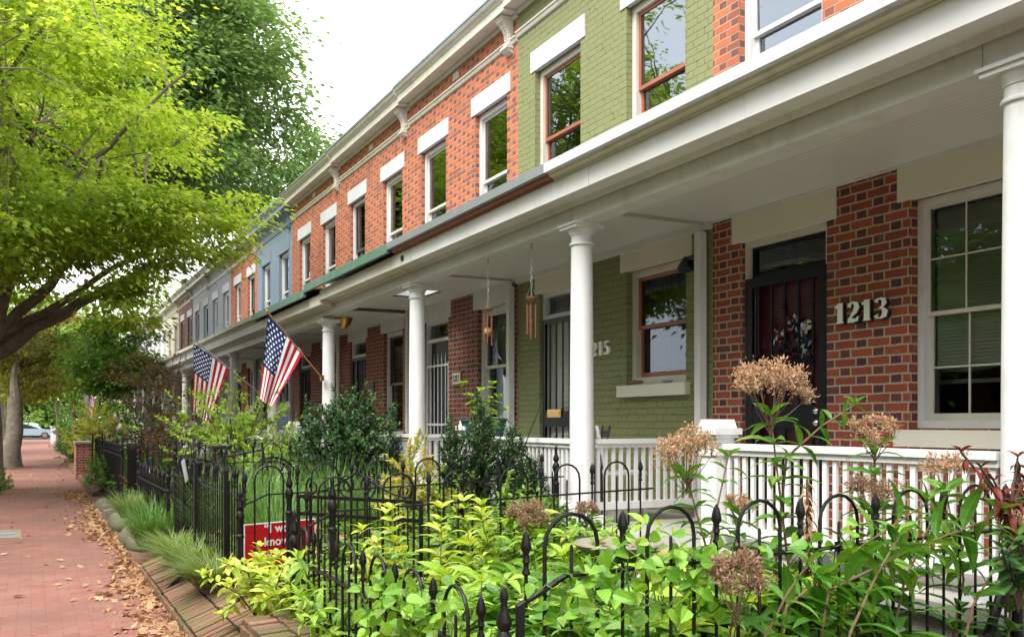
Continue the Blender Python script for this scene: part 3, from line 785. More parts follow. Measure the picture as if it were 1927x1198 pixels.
H={}
H[-1]=house(-1,'brick row house next door, only its white porch eave showing past the last column',BRK,flash='white')
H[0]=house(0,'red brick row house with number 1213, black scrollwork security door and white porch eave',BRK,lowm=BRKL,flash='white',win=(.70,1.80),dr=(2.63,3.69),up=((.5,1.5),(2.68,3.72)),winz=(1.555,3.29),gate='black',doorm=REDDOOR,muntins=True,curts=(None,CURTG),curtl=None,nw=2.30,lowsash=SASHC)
m=MB(); z=2.02
while z<3.2:
    m.obox((XF+.205,4.28,z),(.005,0,.0135),(0,.47,0),(-.001,0,.0012)); z+=.026
m.build('window_blind',BLINDG,H[0][0])
H[1]=house(1,'olive green painted brick row house with number 1215 and terracotta window sashes',GRN,flash='grey',win=(.42,1.48),dr=(2.44,3.48),up=((.43,1.48),(2.46,3.6)),winz=(2.02,3.29),sash=TRIMR,sash2=TRIMR,trim=CREAM,doorm=BLIND,lint2=WHITE2,nw=2.55,curtl=CURTG,zmeet=3.72,curts=(CURTG,None))
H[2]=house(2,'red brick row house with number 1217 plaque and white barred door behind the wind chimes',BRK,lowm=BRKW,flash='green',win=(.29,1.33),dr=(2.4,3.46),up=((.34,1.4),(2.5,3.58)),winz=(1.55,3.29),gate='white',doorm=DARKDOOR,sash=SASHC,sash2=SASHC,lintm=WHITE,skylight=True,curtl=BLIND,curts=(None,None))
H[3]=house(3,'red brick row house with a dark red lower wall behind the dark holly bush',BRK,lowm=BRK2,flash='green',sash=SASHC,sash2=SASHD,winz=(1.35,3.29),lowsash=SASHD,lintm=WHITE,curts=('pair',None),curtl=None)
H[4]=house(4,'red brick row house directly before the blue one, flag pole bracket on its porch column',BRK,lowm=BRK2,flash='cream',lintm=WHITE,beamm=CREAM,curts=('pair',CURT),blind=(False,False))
H[5]=house(5,'slate blue painted brick row house between two red brick ones',BLU,lint2=BLU,flash='cream',lintm=GREYPORCH,brk=BLU,cornm=FLASHB,curts=(CURT,CURT))
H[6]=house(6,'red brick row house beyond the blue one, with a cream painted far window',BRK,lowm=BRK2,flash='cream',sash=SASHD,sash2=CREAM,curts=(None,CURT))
H[7]=house(7,'pale grey painted row house just beyond the red brick one after the blue house',GRY,lint2=WHITE2,flash='cream',brk=GREYPORCH,curts=(CURT,None))
H[8]=house(8,'lilac grey row house with dark shutters, second of the two grey houses down the row',GRY,lint2=GREYPORCH,flash='cream',sash=SASHD,sash2=SASHD,brk=GREYPORCH)
H[9]=house(9,'brown brick row house with black sashes beyond the two grey houses',BRKW,flash='cream',sash=SASHD,sash2=SASHD)
H[10]=house(10,'cream painted row house behind the red-brown maple',CRM,flash='cream',lint2=CREAM)
H[11]=house(11,'white painted row house just past the cream one far down the row',WHB,flash='cream')
H[12]=house(12,'white row house with grey lintels, second white one far down the row',WHB,flash='white',lint2=GREYPORCH)
H[13]=house(13,'far grey row house half hidden by the small green tree',GRY,flash='cream')
H[14]=house(14,'farthest red brick row house in the line',BRK,flash='cream')
H[15]=house(15,'cream row house at the very end of the row',CRM,flash='cream')

# house numbers, each on its own house
def part_of(k): return H[k][0]
m=MB(); digits(m,'1213',5.545,2.41,.165,XF-.02,.016,.85,1.3,1.3); q=m.build('house_number',NUMW,part_of(0)); m=MB(); digits(m,'1213',5.537,2.402,.168,XF-.004,.03,.835,1.4,1.3); m.build('number_shadow',NAVYP,q)  # dark digits set off behind the white ones imitate their shadow
m=MB(); digits(m,'1215',9.42,2.385,.16,XF-.004,.03,.85,1.3,1.3); q=m.build('house_number',NUMW,part_of(1))
m=MB(); m.box(XF-.03,XF-.001,13.05,13.38,2.18,2.40); q=m.build('number_plaque',WOODP,part_of(2))
m=MB(); m.box(XF-.036,XF-.029,13.08,13.35,2.21,2.37); q2=m.build('plaque_face',NUMW,q)
m=MB(); digits(m,'1217',13.33,2.235,.11,XF-.0365,.006,.56); m.build('plaque_number',DARKDOOR,q)
m=MB(); m.box(XF-.03,XF-.001,PY[3]+1.9,PY[3]+2.15,2.15,2.4); m.build('number_plaque',NAVYP,part_of(3))
# mail slot on the green house's door, porch lights, ceiling lamp
da=PY[1]+2.44
m=MB(); m.box(XF+.012,XF+.029,da+.52,da+.86,1.67,1.77); m.box(XF+.008,XF+.013,da+.55,da+.83,1.69,1.75); m.build('mail_slot',BRASS,H[1][1])
m=MB()
for i in range(30):
    z=FL+.15+i*.072
    m.obox((XF+.112,da+.36,z),(.004,0,.030),(0,.22,0),(-.001,0,.001))
m.build('door_blind',BLIND,H[1][2])
# dark porch light by the downspout
m=MB(); m.lathe([(.02,.0),(.085,.02),(.09,.04),(.05,.11),(.03,.14),(.012,.16)],(XF-.10,7.42,3.10),12); m.box(XF-.10,XF-.002,7.40,7.44,3.2,3.23); m.box(XF-.02,XF-.002,7.36,7.48,3.14,3.28)
m.build('wall_light',NAVYP,part_of(1),smooth=True)
m=MB(); m.lathe([(.02,-.20),(.05,-.19),(.13,-.12),(.15,-.06),(.16,-.045),(.17,-.03),(.17,-.002)],(5.0,16.3,CEILZ-.07),18); m.build('ceiling_lamp',BRASS,part_of(3),smooth=True)
m=MB(); m.box(XF-.06,XF-.002,24.5,24.62,2.4,2.75); m.build('wall_light',NAVYP,part_of(5))
# little bird-repeller box on the fascia
m=MB(); m.box(4.10,4.119,10.9,10.96,3.63,3.69); m.build('fascia_bracket',NAVYP,part_of(1))
# roof vents
for (k,y) in ((4,20.6),(6,29.0),(9,41.5)):
    m=MB(); m.lathe([(.09,0),(.09,.35),(.2,.36),(.2,.42),(.02,.47)],(XF+.8,y,7.4),14); m.build('roof_vent',FLASHG,part_of(k))
for (k,y) in ((10,45.5),(13,58.0)):
    m=MB(); m.box(XF+.3,XF+.9,y-.3,y+.3,7.3,8.15); m.box(XF+.25,XF+.95,y-.35,y+.35,8.15,8.25); m.build('chimney',BRKW,part_of(k))

# ------------------------------------------------------------------ ground
def structure(o): o['kind']='structure'; return o
def gz(x, y):                      # garden ground height
    x0 = 1.25
    f = min(1, max(0, (x-x0)/2.9)); return .20 + .22*f + .02*math.sin(x*3.1+y*1.7)
m=MB(); m.box(-300,300,-120,700,-.6,-.03); structure(m.build('ground',SOIL))
m=MB(); m.box(-1.35,1.6,-14,93,-.029,0.0); structure(m.build('sidewalk',PAVE))
m=MB(); m.box(-13,-3.4,-60,93,-.029,-.01); structure(m.build('street',ASPH))
m=MB(); m.box(-3.4,-3.25,-60,93,-.029,.11); structure(m.build('kerb',STONE))
m=MB(); m.box(-60,60,98,112,-.029,-.012); structure(m.build('cross_street',ASPH))
m=MB(); m.box(-60,60,93,97.8,-.028,-.004); structure(m.build('cross_sidewalk',PAVE))
# garden soil, one sheet with the walk to 1213 left lower
m=MB(); nx,ny=14,160
ys=[-3+ (78*j/ny) for j in range(ny+1)]
for j in range(ny+1):
    for i in range(nx+1):
        x=1.30+(4.24-1.30)*i/nx; y=ys[j]
        m.v.append((x,y,gz(x,y)-(0.05 if 5.95<y<7.0 else 0)+.015*math.sin(x*9+y*7)))
for j in range(ny):
    for i in range(nx):
        a=j*(nx+1)+i; m.f.append([a,a+1,a+nx+2,a+nx+1]); m.m.append(0)
structure(m.build('garden_soil',SOIL,smooth=True))
# sloping brick borders along the sidewalk (one thing per garden)
def border(name,label,y0,y1,xin,z0,z1,x1=1.46,cat='border'):
    P=thing(name,label,cat,(xin,y0,0)); rnd=random.Random(int(y0*10)+5)
    m=MB(); m.add([(xin+.02,y0,-.05),(xin+.02,y0,z0-.03),(x1,y0,z1-.03),(x1,y0,-.05),(xin+.02,y1,-.05),(xin+.02,y1,z0-.03),(x1,y1,z1-.03),(x1,y1,-.05)],[(0,1,5,4),(1,2,6,5),(2,3,7,6),(3,0,4,7),(3,2,1,0),(4,5,6,7)])
    m.build('mortar_bed',SOIL,P)
    m=MB(); W=(x1-xin); d=Vector((W,0,z1-z0)).normalized(); nn=Vector((-d.z,0,d.x))
    y=y0+.04; step=.083; L=math.hypot(W,z1-z0); rows=2 if L>.3 else 1
    while y<y1-.03:
        for r in range(rows):
            l=L/rows; c=Vector((xin,y,z0))+d*(l*(r+.5))+nn*(-.03+rnd.uniform(-.010,.006))
            tw=rnd.uniform(-.05,.05); ay=Vector((-tw*d.x,1,-tw*d.z)).normalized()
            m.obox(c,d*(l/2-.005-rnd.random()*.006),ay*(.036+rnd.uniform(-.002,.001)),nn*.035)
        # upright face bricks
        h=z0-.035
        if h>.04: m.obox((xin+.022+rnd.uniform(-.004,.006),y,h/2-.02),(.028,0,0),(0,.036,0),(0,0,h/2+.018))
        y+=step
    o=m.build('laid_bricks',EDGEB,P)
    b=o.modifiers.new('bevel','BEVEL'); b.width=.006; b.segments=2
    return P
border('brick_border','sloping mossy brick border along the sidewalk below the wispy grass',5.9,10.4,1.0,.12,.30)
border('brick_border','brick border at the foot of the near iron fence beside the walk opening',-2.5,5.86,1.13,.40,.42,1.5)
border('brick_border','low brick border farther up the sidewalk under the brick pier',22.0,40.0,1.12,.10,.2,1.4)
# a rounded kerb stone and timber edging of the next gardens
def rock(label,c,r):
    m=MB(); m.sph((0,0,0),1,9); 
    m.v=[(c[0]+x*r[0]*(1+.15*noise.noise(Vector((x*1.7+c[1],y*1.7,z*1.7)))),c[1]+y*r[1]*(1+.15*noise.noise(Vector((x*1.5,y*1.5+3,z)))),c[2]+z*r[2]) for x,y,z in m.v]
    o=m.build('border_stone',MOSSY,smooth=True); return tag(o,label,'stone','kerb stones at the garden edge')
rock('rounded mossy border stone by the big green grass clump',(1.2,13.0,.08),(.2,.75,.2))
rock('smaller border stone touching the timber edging',(1.18,15.2,.08),(.17,.6,.17))
rock('border stone farther on, past the timber edging',(1.15,18.6,.06),(.15,.7,.15))
def beams(label,y,):
    P=thing('timber_edging',label,'edging',(1.2,y,0))
    for (a,b,z) in (((1.02,y),(1.75,y+.15),.11),((1.05,y+1.0),(1.75,y+1.05),.11),((1.75,y+.05),(1.75,y+1.1),.24)):
        m=MB(); m.bar((*a,z),(*b,z+.1),.12,.16); m.build('beam',TIMB,P)
    return P
beams('grey weathered timber edging with stepped beams beside the sidewalk',16.2)
m=MB(); m.box(-.95,-.15,14.6,15.7,.0005,.006); P=m.build('utility_cover',STONE); tag(P,'round iron cover set in a square stone slab in the brick sidewalk','manhole cover')
m=MB(); m.lathe([(.27,.004),(.27,.011),(.25,.013),(.24,.010),(.05,.011),(.01,.012)],(-.5,15.15,0),28); m.build('lid',FLASHG,P)
# planting strip around the street trees
m=MB(); 
N=26
for (cx,cy,rx,ry) in ((-1.2,26,.75,2.2),(-1.25,40,.7,2.2)):
    b=len(m.v); m.v.append((cx,cy,.06))
    for i in range(N):
        a=2*PI*i/N; m.v.append((cx+rx*math.cos(a)*(1+.1*math.sin(5*a)),cy+ry*math.sin(a),.004))
    for i in range(N): m.f.append([b,b+1+i,b+1+(i+1)%N]); m.m.append(0)
structure(m.build('tree_pit_soil',SOIL))

# ------------------------------------------------------------------ vegetation helpers
def randu(n): return unit(RNG.normal(size=(n,3)))
def litter(name,label,n,fn,size,mat,kind='stuff',up=.25):
    L=LB(); P=np.array([fn() for _ in range(n)])
    N=np.array([0,0,1])+RNG.normal(size=(n,3))*up; D=randu(n)*np.array([1,1,.35])
    L.add(P,D,N,RNG.uniform(.35,1.0,n)**1.2*size*1.5)
    o=L.build(name,T_MAPLE,mat); o['label']=label; o['kind']=kind; o['category']='leaves'; return o
def lit():
    while True:
        y=random.uniform(4.8,24)
        edge=1.0+(.06 if 5<y<11 else .02)
        x=edge-abs(random.gauss(0,.16))*(1+.6*math.sin(y*.9))-.02
        if x>-.9: return (x,y,.012+max(0,.05*(1-(edge-x)/.25))*random.random())
litter('fallen_leaves','dry tan leaves drifted along the brick border',2000,lit,.068,L_LITTER,up=.6)
litter('fallen_leaves','scattered dry leaves on the brick sidewalk',170,lambda:(random.uniform(-1.2,1),random.uniform(5,40)**1.0,.008),.075,L_LITTER,up=.2)
litter('fallen_leaves','dry leaves caught between the garden plants',260,lambda:(lambda x,y:(x,y,gz(x,y)+random.uniform(.03,.3)))(random.uniform(1.5,4),random.uniform(3,10)),.11,L_LITTER,up=.8)

def tree(name,label,cat,base,H,cc,cr,nclump,nleaf,lsize,lmat,tmpl,rad,flat=.38,clr=.55,nlimb=9,fork=None,lump=.22,thr=-.12,limbs=(),bark=None,group=None,seed=1,tilt=.45,twigs=True,vb=2.4,zcut=None,lean=(0,0),extra=()):
    rng=np.random.default_rng(seed); rnd=random.Random(seed); bark=bark or BARK
    P=thing(name,label,cat,base,group)
    bx,by,bz=base; cc=np.array(cc,float); cr=np.array(cr,float)
    fork=fork or (cc[2]-cr[2]*.75)
    # clump centres
    C=[]
    k=0
    while len(C)<nclump and k<nclump*60:
        k+=1
        d=rng.normal(size=3); d/=np.linalg.norm(d)
        r=rng.random()**(1/vb)
        lumpf=1+lump*noise.noise(Vector(d*2.1)+Vector((seed*3.1,0,0)))*2
        p=cc+cr*d*r*lumpf
        if noise.noise(Vector(p*.55)+Vector((seed,0,0)))<thr: continue
        if zcut and p[2]<zcut: continue
        C.append(p)
    for (ec,er,en) in extra:
        for _ in range(en):
            d=rng.normal(size=3); d/=np.linalg.norm(d); C.append(np.array(ec)+np.array(er)*d*rng.random()**.4)
    C=np.array(C)
    # skeleton
    tm=MB(); tm.smooth=True
    top=Vector((bx+lean[0]+(cc[0]-bx)*.25,by+lean[1]+(cc[1]-by)*.25,fork))
    pts=[Vector((bx,by,bz-.1)),Vector((bx+rad*.05,by,bz+.15)),Vector((bx+.04,by,bz+.6)),Vector((bx,by,bz)).lerp(top,.5)+Vector((.08,.03,0)),top]
    tm.tube(pts,[rad*1.75,rad*1.35,rad*1.08,rad*.95,rad*.85],14)
    lead=Vector((cc[0],cc[1],cc[2]+cr[2]*.55))
    nodes_=[]
    def limb(p0,p1,r0,sag=.12,n=9,up=.3):
        p0=Vector(p0);p1=Vector(p1);L=(p1-p0).length;q=[];rs=[]
        off=Vector((rnd.uniform(-1,1),rnd.uniform(-1,1),0))*L*.10
        for i in range(n+1):
            f=i/n; p=p0.lerp(p1,f)+Vector((0,0,up*L*.35*math.sin(PI*f)))+off*math.sin(PI*f)+Vector((rnd.uniform(-1,1),rnd.uniform(-1,1),rnd.uniform(-1,1)))*L*.012
            q.append(p); rs.append(max(.008,r0*(1-.86*f)))
        tm.tube(q,rs,7); 
        for i,p in enumerate(q[2:]): nodes_.append((p,rs[i+2]))
        return q
    limb(top,lead,rad*.6,up=.0,n=11)
    for (a,b,c,r_) in limbs:
        q=limb(a,b,r_,n=12,up=c)
    idx=list(range(len(C))); 
    for i in range(nlimb):
        ang=2*PI*i/nlimb+rnd.uniform(-.3,.3); el=rnd.uniform(-.55,.5)
        d=np.array([math.cos(ang)*math.cos(el),math.sin(ang)*math.cos(el),math.sin(el)])
        e=cc+cr*d*.82
        st=top.lerp(lead,max(.16,min(.8,rnd.uniform(.1,.55)+el*.4)))
        q=limb(st,e,rad*rnd.uniform(.10,.18),up=rnd.uniform(.1,.45))
        for j in range(3):
            s=q[rnd.randint(3,8)]; e2=Vector(C[rnd.randrange(len(C))]); 
            best=min((Vector(C[rnd.randrange(len(C))]) for _ in range(14)),key=lambda v:(v-s).length)
            limb(s,best,rad*.14,n=6,up=.15)
    if twigs:
        NP=np.array([tuple(p) for p,_ in nodes_])
        for c in C:
            d=np.linalg.norm(NP-c,axis=1); j=int(np.argmin(d))
            s=Vector(NP[j]); e=Vector(c); L=(e-s).length
            if L<.15: continue
            mid=s.lerp(e,.5)+Vector((rnd.uniform(-.1,.1),rnd.uniform(-.1,.1),.12))*L
            tm.tube([s,mid,e],[min(.03,.006+.008*L),.006+.004*L,.004],4,caps=False)
    tm.build('trunk',bark,P,smooth=True)
    # leaves
    L=LB()
    for c in C:
        n=int(nleaf*rng.uniform(.6,1.4)); s=clr*rng.uniform(.65,1.35)
        o=rng.normal(size=(n,3))*np.array([s,s,s*flat])*.55
        out=unit((c-cc)*np.array([1,1,.4])+1e-6)
        o[:,2]-= .12*(np.linalg.norm(o[:,:2],axis=1))**2/max(s,.01)
        D=unit(o*np.array([1,1,.5])+out*s*.5+rng.normal(size=(n,3))*s*.35)+np.array([0,0,-.3])
        N=np.array([0,0,1.0])+out*.25+rng.normal(size=(n,3))*tilt
        L.add(c+o,D,N,lsize*rng.uniform(.6,1.25,n))
    L.build('crown',tmpl,lmat,P)
    return P

def shrub(name,label,cat,c,r,n,lsize,mat,tmpl,seed=1,stems=10,shell=2.2,stemmat=None,group=None,lump=.25,tilt=.8,upw=.5,z0=None,nsprig=0,width=1.0):
    rng=np.random.default_rng(seed); c=np.array(c,float); r=np.array(r,float)
    zb=gz(c[0],c[1]) if z0 is None else z0
    P=thing(name,label,cat,(c[0],c[1],zb),group)
    nc=max(20,n//14); L=LB(); tm=MB(); ends=[]
    for i in range(nc):
        d=rng.normal(size=3); d/=np.linalg.norm(d)
        rr=rng.random()**(1/shell)*(1+lump*2*noise.noise(Vector(d*2.3)+Vector((seed*1.7,0,0))))
        p=c+r*d*rr
        if p[2]<zb+.03: p[2]=zb+.03+rng.random()*.1
        ax=unit(d*np.array([1,1,.6])+np.array([0,0,upw])+rng.normal(size=3)*.25)
        k=int(n/nc*rng.uniform(.6,1.4))+1
        l=lsize*rng.uniform(1.6,3.2)
        t_=np.linspace(0,1,k)[:,None]
        Q=p+ax*l*t_
        side=unit(np.cross(ax,rng.normal(size=(k,3))))
        D=side+ax*.7; N=ax*.8+np.array([0,0,.5])+rng.normal(size=(k,3))*tilt*.5
        L.add(Q,D,N,lsize*rng.uniform(.6,1.2,k)*(1.1-.4*t_[:,0]))
        ends.append((p,p+ax*l))
    for i in range(stems):
        p,e=ends[int(rng.integers(len(ends)))]
        b=Vector((c[0]+rng.normal()*r[0]*.12,c[1]+rng.normal()*r[1]*.12,zb-.03))
        mid=b.lerp(Vector(p),.55)+Vector((0,0,.06))
        tm.tube([b,mid,Vector(p),Vector(e)],[.014,.010,.007,.003],5)
    for p,e in ends[::2]: tm.tube([Vector(p)-(Vector(e)-Vector(p))*.8,Vector(e)],[.004,.0015],4,caps=False)
    tm.build('stems',stemmat or TWIG,P)
    L.build('foliage',tmpl,mat,P,width=width)
    return P

def tuft(name,label,c,r,h,n,mat,seed=1,group='grass clumps along the border',wid=.2,droop=.8,cat='grass clump'):
    rng=np.random.default_rng(seed); m=MB()
    V=[];F=[]
    for i in range(n):
        a=rng.uniform(0,2*PI); rr=math.sqrt(rng.random())*r*.35
        x0=c[0]+rr*math.cos(a); y0=c[1]+rr*math.sin(a); a2=a+rng.normal()*.5
        L=h*rng.uniform(.6,1.3); out=r*rng.uniform(.3,1.1); w=.0045*rng.uniform(.7,1.6)
        b=len(V); dr=droop*rng.uniform(.4,1.2)
        for k in range(6):
            f=k/5; d=out*(f**1.4); z=c[2]+L*(f*1.25-dr*f*f*.75)
            ww=w*(1-f*.9)
            px,py=x0+d*math.cos(a2),y0+d*math.sin(a2)
            V += [(px-ww*math.sin(a2),py+ww*math.cos(a2),z),(px+ww*math.sin(a2),py-ww*math.cos(a2),z)]
        for k in range(5): F.append([b+2*k,b+2*k+1,b+2*k+3,b+2*k+2])
    m.v=V;m.f=F;m.m=[0]*len(F)
    o=m.build(name,mat,loc=(c[0],c[1],c[2])); 
    return tag(o,label,cat,group)

def leafy_stems(name,label,cat,stems,lsize,mat,tmpl,stemmat,per=.09,pairs=True,seed=1,droop=.35,group=None,loc=None,rad=.006,start=.25,whorl=2,grow=1.0,width=1.0,top=True):
    """stems: list of polylines (base to tip)"""
    rng=np.random.default_rng(seed)
    P=thing(name,label,cat,loc or stems[0][0],group); tm=MB(); L=LB()
    for st in stems:
        pts=[Vector(p) for p in st]
        # resample smooth
        q=[]
        for i in range(len(pts)-1):
            for f in (0,.25,.5,.75): q.append(pts[i].lerp(pts[i+1],f))
        q.append(pts[-1])
        tm.tube(q,[rad*(1-.6*i/len(q)) for i in range(len(q))],6)
        tot=sum((q[i+1]-q[i]).length for i in range(len(q)-1)); s=tot*start; turn=rng.uniform(0,6)
        while s<tot:
            a=0
            for i in range(len(q)-1):
                l=(q[i+1]-q[i]).length
                if a+l>=s: break
                a+=l
            p=q[i].lerp(q[i+1],(s-a)/max(l,1e-6)); ax=(q[i+1]-q[i]).normalized()
            u=ax.orthogonal().normalized(); v=ax.cross(u)
            for k in range(whorl):
                an=turn+2*PI*k/whorl+rng.normal()*.2
                sd=u*math.cos(an)+v*math.sin(an)
                D=sd+ax*.35+Vector((0,0,-droop*rng.uniform(.2,1.2)))
                N=Vector((0,0,1))+ax*.4+Vector(rng.normal(size=3))*.25
                sc=lsize*rng.uniform(.75,1.2)*(1.0-.45*(s/tot)**2*grow)
                L.add(np.array(p),np.array(D),np.array(N),sc)
            turn+=1.7; s+=per*rng.uniform(.8,1.25)
        if top:
            for k in range(4):
                an=k*1.6; L.add(np.array(q[-1]),np.array([math.cos(an),math.sin(an),.6]),np.array([0,0,1.0])+rng.normal(size=3)*.3,lsize*.55)
    tm.build('stem',stemmat,P); L.build('foliage',tmpl,mat,P,width=width); return P

def flower_head(P,c,r,seed,n=70,flatz=.62,fl=.020):
    """a loose, much branched dried flower head: main branches carrying small uneven domes of tufts"""
    rng=np.random.default_rng(seed); tm=MB(); L=LB(); c=np.array(c,float); o=c-np.array([0,0,r*.95])
    nb=int(6+n/16)
    for b in range(nb):
        a=2.4*b+rng.normal()*.4; rr=r*math.sqrt((b+.6)/nb)*rng.uniform(.65,1.12)
        sc_=c+np.array([rr*math.cos(a),rr*math.sin(a),r*(.42-.65*(rr/r)**2)*flatz*1.3+rng.normal()*r*.12])
        st=o+np.array([0,0,r*rng.uniform(-.35,.25)])
        md=st*.45+sc_*.55+np.array([0,0,-.14*r])
        tm.tube([Vector(st),Vector(md),Vector(sc_-np.array([0,0,r*.12]))],[.0032,.0024,.0016],4,caps=False)
        rs=r*rng.uniform(.24,.42)
        for i in range(int(max(6,n*1.5/nb))):
            d=rng.normal(size=3); d[2]=d[2]*.8+.55; d/=np.linalg.norm(d)
            e=sc_+d*rs*rng.uniform(.45,1.1)
            tm.tube([Vector(sc_-np.array([0,0,r*.12])),Vector(e)],[.0014,.0008],3,caps=False)
            k=int(rng.integers(9,17)); Q=e+rng.normal(size=(k,3))*r*.07
            L.add(Q,unit(Q-sc_+np.array([0,0,r*.1])+rng.normal(size=(k,3))*r*.3),rng.normal(size=(k,3)),fl*rng.uniform(.5,1.2,k))
    h=tm.build('flower_rays',STEMP,P); L.build('dried_flower_head',T_SMALL,L_FLOW2 if seed in (14,16,17,18) else L_FLOW,P,width=.8)

# ------------------------------------------------------------------ iron fences
def post_profile(h, w=.024):
    return [(w,0),(w,h-.36),(w*1.5,h-.355),(w*1.5,h-.335),(w*1.05,h-.325),(w*1.0,h-.24),(w*1.45,h-.215),(w*1.6,h-.19),(w*1.25,h-.165),(w*.8,h-.15),(w*1.3,h-.13),(w*1.35,h-.115),(w*.75,h-.085),(w*.55,h-.055),(w*.75,h-.04),(w*.65,h-.02),(w*.15,h)]
def fence_post(P,x,y,z0,z1,w=.0205):
    m=MB(); m.box(x-w,x+w,y-w,y+w,z0-.15,z1-.36); m.lathe([p for p in post_profile(z1-z0,w)[1:]],(x,y,z0),12)
    return m.build('post',BLACKM,P,smooth=True)
def spear(m,x,y,z,h=.15,u=(1,0)):
    m.lathe([(.008,z),(.015,z+.006),(.015,z+.014),(.009,z+.026),(.010,z+.042),(.015,z+.048),(.011,z+.058),(.011,z+.078),(.020,z+.093),(.018,z+.112),(.012,z+h-.018),(.002,z+h)],(x,y,0),8)
def iron_fence(name,label,p,q,zr,posts=(),zb=None,hoop=.22,sp=.11,rod=.0066,drop=None,top=True,cat='fence',group='black iron garden fences',spears=True,dens=1,hooph=.215,base_fn=None):
    """p,q: ground points; zr: rail heights at p and q; drop: rail starts lower over this length"""
    p=Vector((*p,0)); q=Vector((*q,0)); d=q-p; L=d.length; d/=L; s=Vector((-d.y,d.x,0))
    P=thing(name,label,cat,(p.x,p.y,0),group)
    def rz(t):
        z=zr[0]+(zr[1]-zr[0])*t/L
        if drop and t<drop[0]: z-=drop[1]*(1-t/drop[0])
        return z
    def gb(t):
        x=p.x+d.x*t; y=p.y+d.y*t
        return (base_fn(x,y) if base_fn else gz(x,y))
    r=MB(); r2=MB(); N=max(2,int(L/.15)); ts=[L*i/N for i in range(N+1)]
    if drop: ts=sorted(set(ts+[drop[0]]))
    for off,w,h in ((0,.03,.010),):
        for a,b in zip(ts,ts[1:]):
            r.bar(p+d*a+Vector((0,0,rz(a))),p+d*(b+.004)+Vector((0,0,rz(b))),.030,.011)
            r2.bar(p+d*a+Vector((0,0,gb(a)+.07)),p+d*(b+.004)+Vector((0,0,gb(b)+.07)),.028,.010)
    if drop:
        e=p+d*.012; r.obox(e+Vector((0,0,(gb(0)+rz(0))/2-.04)),d*.012,s*.012,(0,0,(rz(0)-gb(0))/2+.04))
    r.build('rail',BLACKM,P); r2.build('rail',BLACKM,P)
    if drop:
        e=p+d*.035; q_=MB(); q_.tube([(e.x,e.y,rz(.03)-.02),(e.x,e.y,rz(.03)+.10)],rod,6); spear(q_,e.x,e.y,rz(.03)+.09,.155); q_.build('spear',BLACKM,P,smooth=True)
    m=MB(); n=int(round(L/sp)); sp=L/n
    sm=MB()
    for i in range(1,n):
        t=i*sp; o=p+d*t; z0=gb(t)-.05; zt=rz(t); ph=i%4
        if ph==1:       # hoop leg; hoop spans i..i+2
            if i+2<n or True:
                t2=(i+2)*sp
                if t2>L: m.tube([(o.x,o.y,z0),(o.x,o.y,zt+.05)],rod,6); continue
                o2=p+d*t2; pts=[(o.x,o.y,z0),(o.x,o.y,zt+hooph-sp)]
                zc=max(rz(t),rz(t2))+hooph-sp
                for k in range(9):
                    a=PI-PI*k/8; c=(o+o2)/2+d*(sp*math.cos(a)); pts.append((c.x,c.y,zc+sp*math.sin(a)))
                pts += [(o2.x,o2.y,rz(t2)+hooph-sp),(o2.x,o2.y,gb(t2)-.05)]
                m.tube(pts,rod*1.15,6)
        elif ph==2: m.tube([(o.x,o.y,z0),(o.x,o.y,zt+.10),(o.x,o.y,zt+.108)],[rod,rod,rod*.4],6)
        elif ph==3: pass
        else:
            m.tube([(o.x,o.y,z0),(o.x,o.y,zt+.07)],rod,6)
            if spears:
                sm=MB(); spear(sm,o.x,o.y,zt+.06,.155); sm.build('spear',BLACKM,P,smooth=True)
    m.build('picket_grille',BLACKM,P,smooth=True)
    for (t,z1) in posts:
        o=p+d*t; fence_post(P,o.x,o.y,gb(t)-.05,z1)
    return P
WF=lambda x,y:.36
iron_fence('iron_fence','low hooped iron fence along the front of the vine bed, spear pickets between hoops',(1.43,5.68),(1.43,2.78),(.765,.765),posts=((0,1.06),(2.86,1.04)),base_fn=lambda x,y:.36)
iron_fence('iron_fence','hooped iron fence in front of the white porch railing, wrapped in heart-leaved vine',(1.47,2.80),(4.18,2.80),(1.06,1.10),posts=((2.69,1.42),),drop=(.19,.09))
iron_fence('iron_fence','short hooped fence with sloping end rail beside the walk, grown through by pale peony leaves',(1.50,5.78),(4.2,5.78),(1.03,1.10),posts=((.20,1.26),),drop=(.22,.11))
iron_fence('iron_fence','hooped iron fence behind the open scroll gate, ending at a tall post by the column',(1.38,7.10),(4.2,7.12),(1.05,1.12),posts=((0,1.09),(.37,1.25),(2.75,1.40)),drop=(.2,.08))
iron_fence('iron_fence','straight iron fence with thick dark posts above the wispy grass border',(1.43,7.14),(1.43,11.0),(1.02,1.02),posts=(),hoop=.22)
for yy,lab in ((7.75,'plain square iron post with a flat top nearest the red yard sign'),(9.3,'maroon-black square iron post midway along the straight fence'),(10.1,'square iron post holding the white folded boards')):
    m=MB(); m.box(1.375,1.413,yy-.019,yy+.019,.2,1.20); m.box(1.37,1.418,yy-.024,yy+.024,1.20,1.215); o=m.build('fence_post',BLACKM); tag(o,lab,'post','square posts along the straight fence')
m=MB(); m.bar((1.0,8.6,.10),(1.38,8.75,.42),.016,.016); m.tube([(1.05,8.6,.10),(1.36,8.75,.45)],.012,6); tag(m.build('fence_brace',BLACKM),'thin black rod bracing the fence down onto the brick border','brace')
P=thing('mail_board','white folded boards hung over the fence top','board',(1.40,9.9,1.2))
for k,(y0,dx) in enumerate(((9.72,-.05),(9.95,-.035))):
    m=MB(); m.obox((1.40+dx,y0,1.12),(.012,.03,.012),(.02,.085,0),(-.02,0,.105)); m.build('panel',WHITES if k==0 else BLACKM,P)
